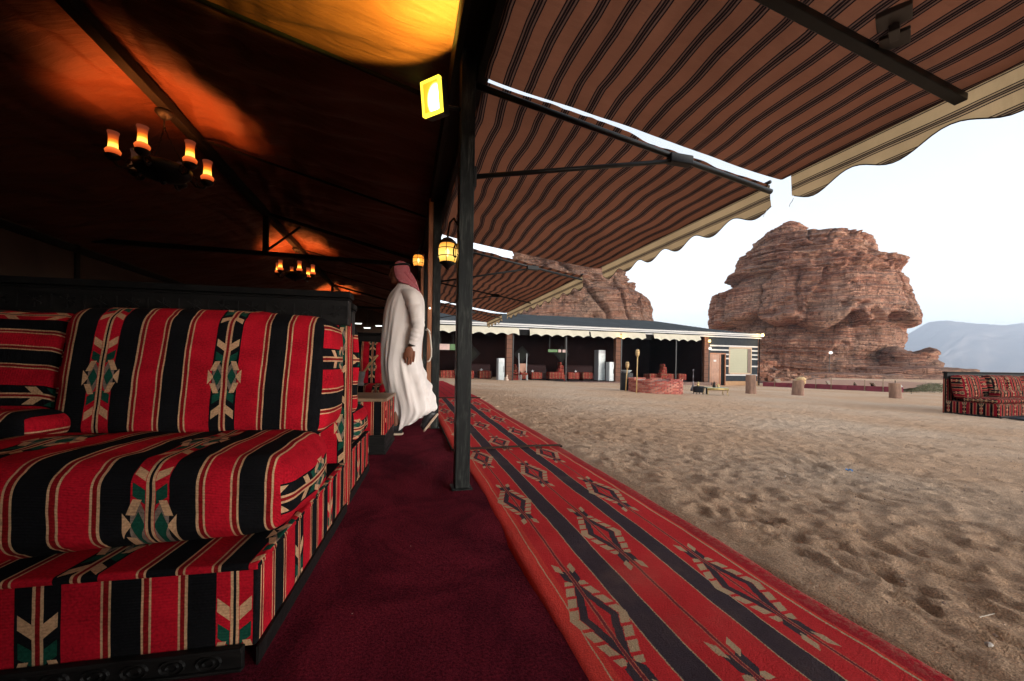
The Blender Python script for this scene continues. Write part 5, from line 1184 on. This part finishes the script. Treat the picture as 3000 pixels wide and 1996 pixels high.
# log stumps
def stump(u, d, h, r, lab, lean, cut=0, split=False):
    t = placed('log_stump', onray(u, d), lab, 'log stump', 'upright log stumps on the sand')
    n = 26; P = []; rr_ = np.random.RandomState(int(u))
    zs = np.linspace(-.06, h, 14)
    for z_ in zs:
        a = np.linspace(0, 2 * math.pi, n, endpoint=False); R_ = r * (1 + .10 * vn(np.cos(a) * 2 + u, np.sin(a) * 2, z_ * 1.5 + a * 0, 3) + .05 * np.sin(a * 5 + u)) * (1.0 + .10 * (1 - z_ / h))
        P.append(np.stack([R_ * np.cos(a) + lean * z_, R_ * np.sin(a), z_ + cut * np.cos(a) * (z_ / h) ** 6 * r * 1.0], -1))
    P = np.array(P); gridmesh('bark', P, M_STUMP, t, wrapj=True)
    c = P[-1].mean(0); vs = [tuple(c)] + [tuple(p) for p in P[-1]]; MB().add(vs, [(0, k + 1, (k + 1) % n + 1) for k in range(n)]).build('cut_face', simple('fresh_cut_wood', (.46, .30, .17), .8, .2, var=.2, sc=14), t)
    return t
stump(1730, 14.9, .70, .165, 'reddish log stump in front of the window end of the long tent', 0)
s_ = stump(1838.5, 14.7, .60, .17, 'log stump with a pale rounded knob, second from the long tent', 0, .3)
b = MB(); ell((.06, -.06, .60), (.17, .15, .10)); ell((.14, -.10, .50), (.06, .06, .10)); b.build('knob', simple('pale_stripped_wood', (.50, .34, .18), .8, .2, var=.25, sc=10, bump=.006), s_, smooth=True)
s_ = stump(2063.5, 15.0, .58, .17, 'dark leaning log stump nearest the outdoor sofa', -.10, 0)
MB().tube([(-.05, 0, .55), (-.05, 0, .68)], .014, 6).build('iron_pin', M_IRON, s_)
# low maroon edged terrace behind the stumps
tw = placed('terrace_edge', (22.6, 20.9, -.46), 'long low maroon wall edging a terrace below the outcrop', 'low wall')
A_ = Vector((22.75, 20.9, -.46)); B_ = Vector((24.4, 14.25, -.40)); M_MAR = simple('faded_maroon_cloth', (.20, .045, .06), .9, .1, var=.25, sc=3)
nseg = 9
for k in range(nseg):
    p = A_.lerp(B_, k / nseg); q = A_.lerp(B_, (k + 1) / nseg)
    MB().bar(p - tw.location + UP * .13, q - tw.location + UP * .13 - (q - p).normalized() * .03, .10, .32 - .01 * (k % 2)).build('wall_section', M_MAR, tw, bevel=.01)
    if k in (1, 4, 5, 7, 8): MB().tube([p - tw.location + Vector((-.08, 0, -.05)), p - tw.location + Vector((-.08, 0, .50 + .1 * (k % 3)))], .022, 6).build('stake', M_TABLETOP, tw)
gx, gy = np.meshgrid(np.linspace(0, 1, 20), np.linspace(0, 1, 30), indexing='ij')
PX = A_.x + (B_.x - A_.x) * gy + gx * 9; PY = A_.y + (B_.y - A_.y) * gy + gx * 3; tag(gridmesh('terrace', np.stack([PX, PY, -.19 + .03 * fbm(PX, PY, seed=4, o=3) + gx * .15], -1), simple('pinkish_sand', (.36, .21, .15), .95, .1, var=.15, bump=.03, bsc=4)), 'flat pinkish sand terrace below the outcrop', kind='structure')
for k, (f, off_, lab) in enumerate(((.10, .6, 'at the tent end of the terrace'), (.50, .7, 'behind the second stump'), (.68, .8, 'in the middle of the terrace'), (.80, .7, 'right of the middle of the terrace'), (.94, .8, 'behind the leaning stump'))):
    p = A_.lerp(B_, f); t = placed('leaning_slab', (p.x + off_, p.y + .2, -.20), 'small brown slab leaning on the sand ' + lab, 'stone slab', 'small slabs leaning on the terrace', .3 * k)
    MB().box(-.22, .22, -.03, .03, 0, .28, Matrix.Rotation(rad(-30), 4, 'X')).build('slab', M_TABLETOP if k != 4 else WH, t, bevel=.01); MB().box(-.02, .02, .05, .16, 0, .16).build('prop', M_IRON, t)
# low grey green bushes at the terrace end
rr = random.Random(9); mb = MB()
for i in range(5200):
    a = rr.gauss(0, 1); d = 22.0 + rr.gauss(0, 1.0); u = 2140 + rr.gauss(0, 38); hgt = max(.0, .50 * math.exp(-((u - 2150) / 60) ** 2)) * rr.random()
    c = FW * d + RT * ((u - 1178.5) * d / 917) + UP * (-.45 + hgt)
    s_ = rr.uniform(.02, .055); v1 = Vector((rr.gauss(0, 1), rr.gauss(0, 1), rr.gauss(0, .6))).normalized() * s_; v2 = Vector((rr.gauss(0, 1), rr.gauss(0, 1), rr.gauss(0, 1))).normalized() * s_ * .4
    mb.add([c - v1, c + v2, c + v1, c - v2], [(0, 1, 2, 3)])
tag(mb.build('scrub', simple('dry_grey_green_leaf', (.13, .13, .075), .8, .2, var=.5, sc=9)), 'low grey green desert scrub at the terrace end', kind='stuff')
rl_ = placed('spotlight', (0, 0, 0), 'small lit white spotlight on a stake before the outcrop', 'spotlight'); p = FW * 62 + RT * ((1909 - 1178.5) * 62 / 917); rl_.location = (p.x, p.y, -.46)
MB().tube([(0, 0, 0), (0, 0, 3.5)], .05, 6).build('stake', M_PIPE, rl_); MB().lathe([(0, -.22), (.16, -.15), (.25, 0), (.16, .15), (0, .22)], 14, (0, -.2, 3.75)).build('lamp', glow('white_spot_glass', (1, .98, .9), .6), rl_, smooth=True)
pl_ = placed('marker_pole', onray(2186, 24), 'thin pale marker pole beside the outdoor sofa', 'pole'); MB().tube([(0, 0, 0), (0, 0, .75)], .02, 6).build('pole_shaft', WH, pl_); MB().lathe([(0, .74), (.03, .76), (0, .79)], 8).build('pole_cap', WH, pl_)
# litter and stones on the sand
tg = placed('blue_wrapper', (3.28, 2.25, zgf(3.28, 2.25) + .02), 'small blue wrapper lying on the sand', 'litter'); gx, gy = np.meshgrid(np.linspace(-.022, .022, 8), np.linspace(-.015, .015, 6), indexing='ij'); gridmesh('foil', np.stack([gx, gy, .01 * np.sin(gx * 160) * np.cos(gy * 200)], -1), simple('blue_foil', (.05, .22, .50), .4), tg)
for x, y, lab, s_ in ((1.54, .70, 'white crumpled scrap near the lower right corner of the sand', .012), (2.6, 2.2, 'tiny white chip on the sand left of the blue wrapper', .008)):
    t = placed('paper_scrap', (x, y, zgf(x, y) + .012), lab, 'litter'); b = MB(); ell((0, 0, 0), (s_, s_ * .7, s_ * .5), 7, 5); b.build('paper', simple('dusty_paper', (.42, .38, .34), .9), t)
sp_ = atz = (1.71, .76); t = placed('drinking_straw', (1.70, .78, zgf(1.7, .78) + .02), 'short pale straw on the sand near the right corner', 'litter'); MB().tube([(-.03, 0, 0), (.03, -.004, .004)], .0015, 6).build('straw', simple('dusty_straw', (.45, .38, .30), .7), t)
rr = random.Random(4); mb = MB()
for i in range(2600):
    x, y = rr.uniform(1.45, 9), rr.uniform(.4, 9); s_ = rr.uniform(.0022, .007); c = Vector((x, y, zgf(x, y) + rr.uniform(-.004, .02)))
    vs = [c + Vector(v) * s_ * rr.uniform(.7, 1.2) for v in ((1, 0, 0), (-1, .2, 0), (0, 1, .1), (0, -1, 0), (0, 0, .8), (0, 0, -.8))]
    mb.add(vs, [(0, 2, 4), (2, 1, 4), (1, 3, 4), (3, 0, 4), (2, 0, 5), (1, 2, 5), (3, 1, 5), (0, 3, 5)])
tag(mb.build('pebbles', simple('pebble', (.25, .18, .14), .8)), 'small pebbles scattered over the sand', kind='stuff')

for k_, nm_ in ((0, 'awning'), (1, 'awning.001')):
    a_ = bpy.data.objects[nm_]; o_l = Vector(a_.location); yy_ = (2.215, 2.43)[k_]; q_ = Vector((2.655, yy_, 1.962)) - o_l
    MB().tube([q_, q_ + Vector((.0, .01, -.02)), q_ + Vector((.004, .028, -.028)), q_ + Vector((0, .032, -.05))], .0022, 5).build('loose_thread', M_WHT, a_, smooth=True)
# ------------------------------------------------------------------ air
hz_m = bpy.data.materials.new('thin_haze'); hz_m.use_nodes = True; ht = hz_m.node_tree; ht.nodes.clear()
ho = ht.nodes.new('ShaderNodeOutputMaterial'); hv = ht.nodes.new('ShaderNodeVolumePrincipled'); hv.inputs['Density'].default_value = .00030; hv.inputs['Color'].default_value = (.70, .82, 1, 1); hv.inputs['Anisotropy'].default_value = .2
ht.links.new(hv.outputs[0], ho.inputs['Volume'])
tag(MB().box(-4600, 6100, -80, 7100, -14, 380).build('haze', hz_m), 'thin bluish evening haze', kind='stuff')
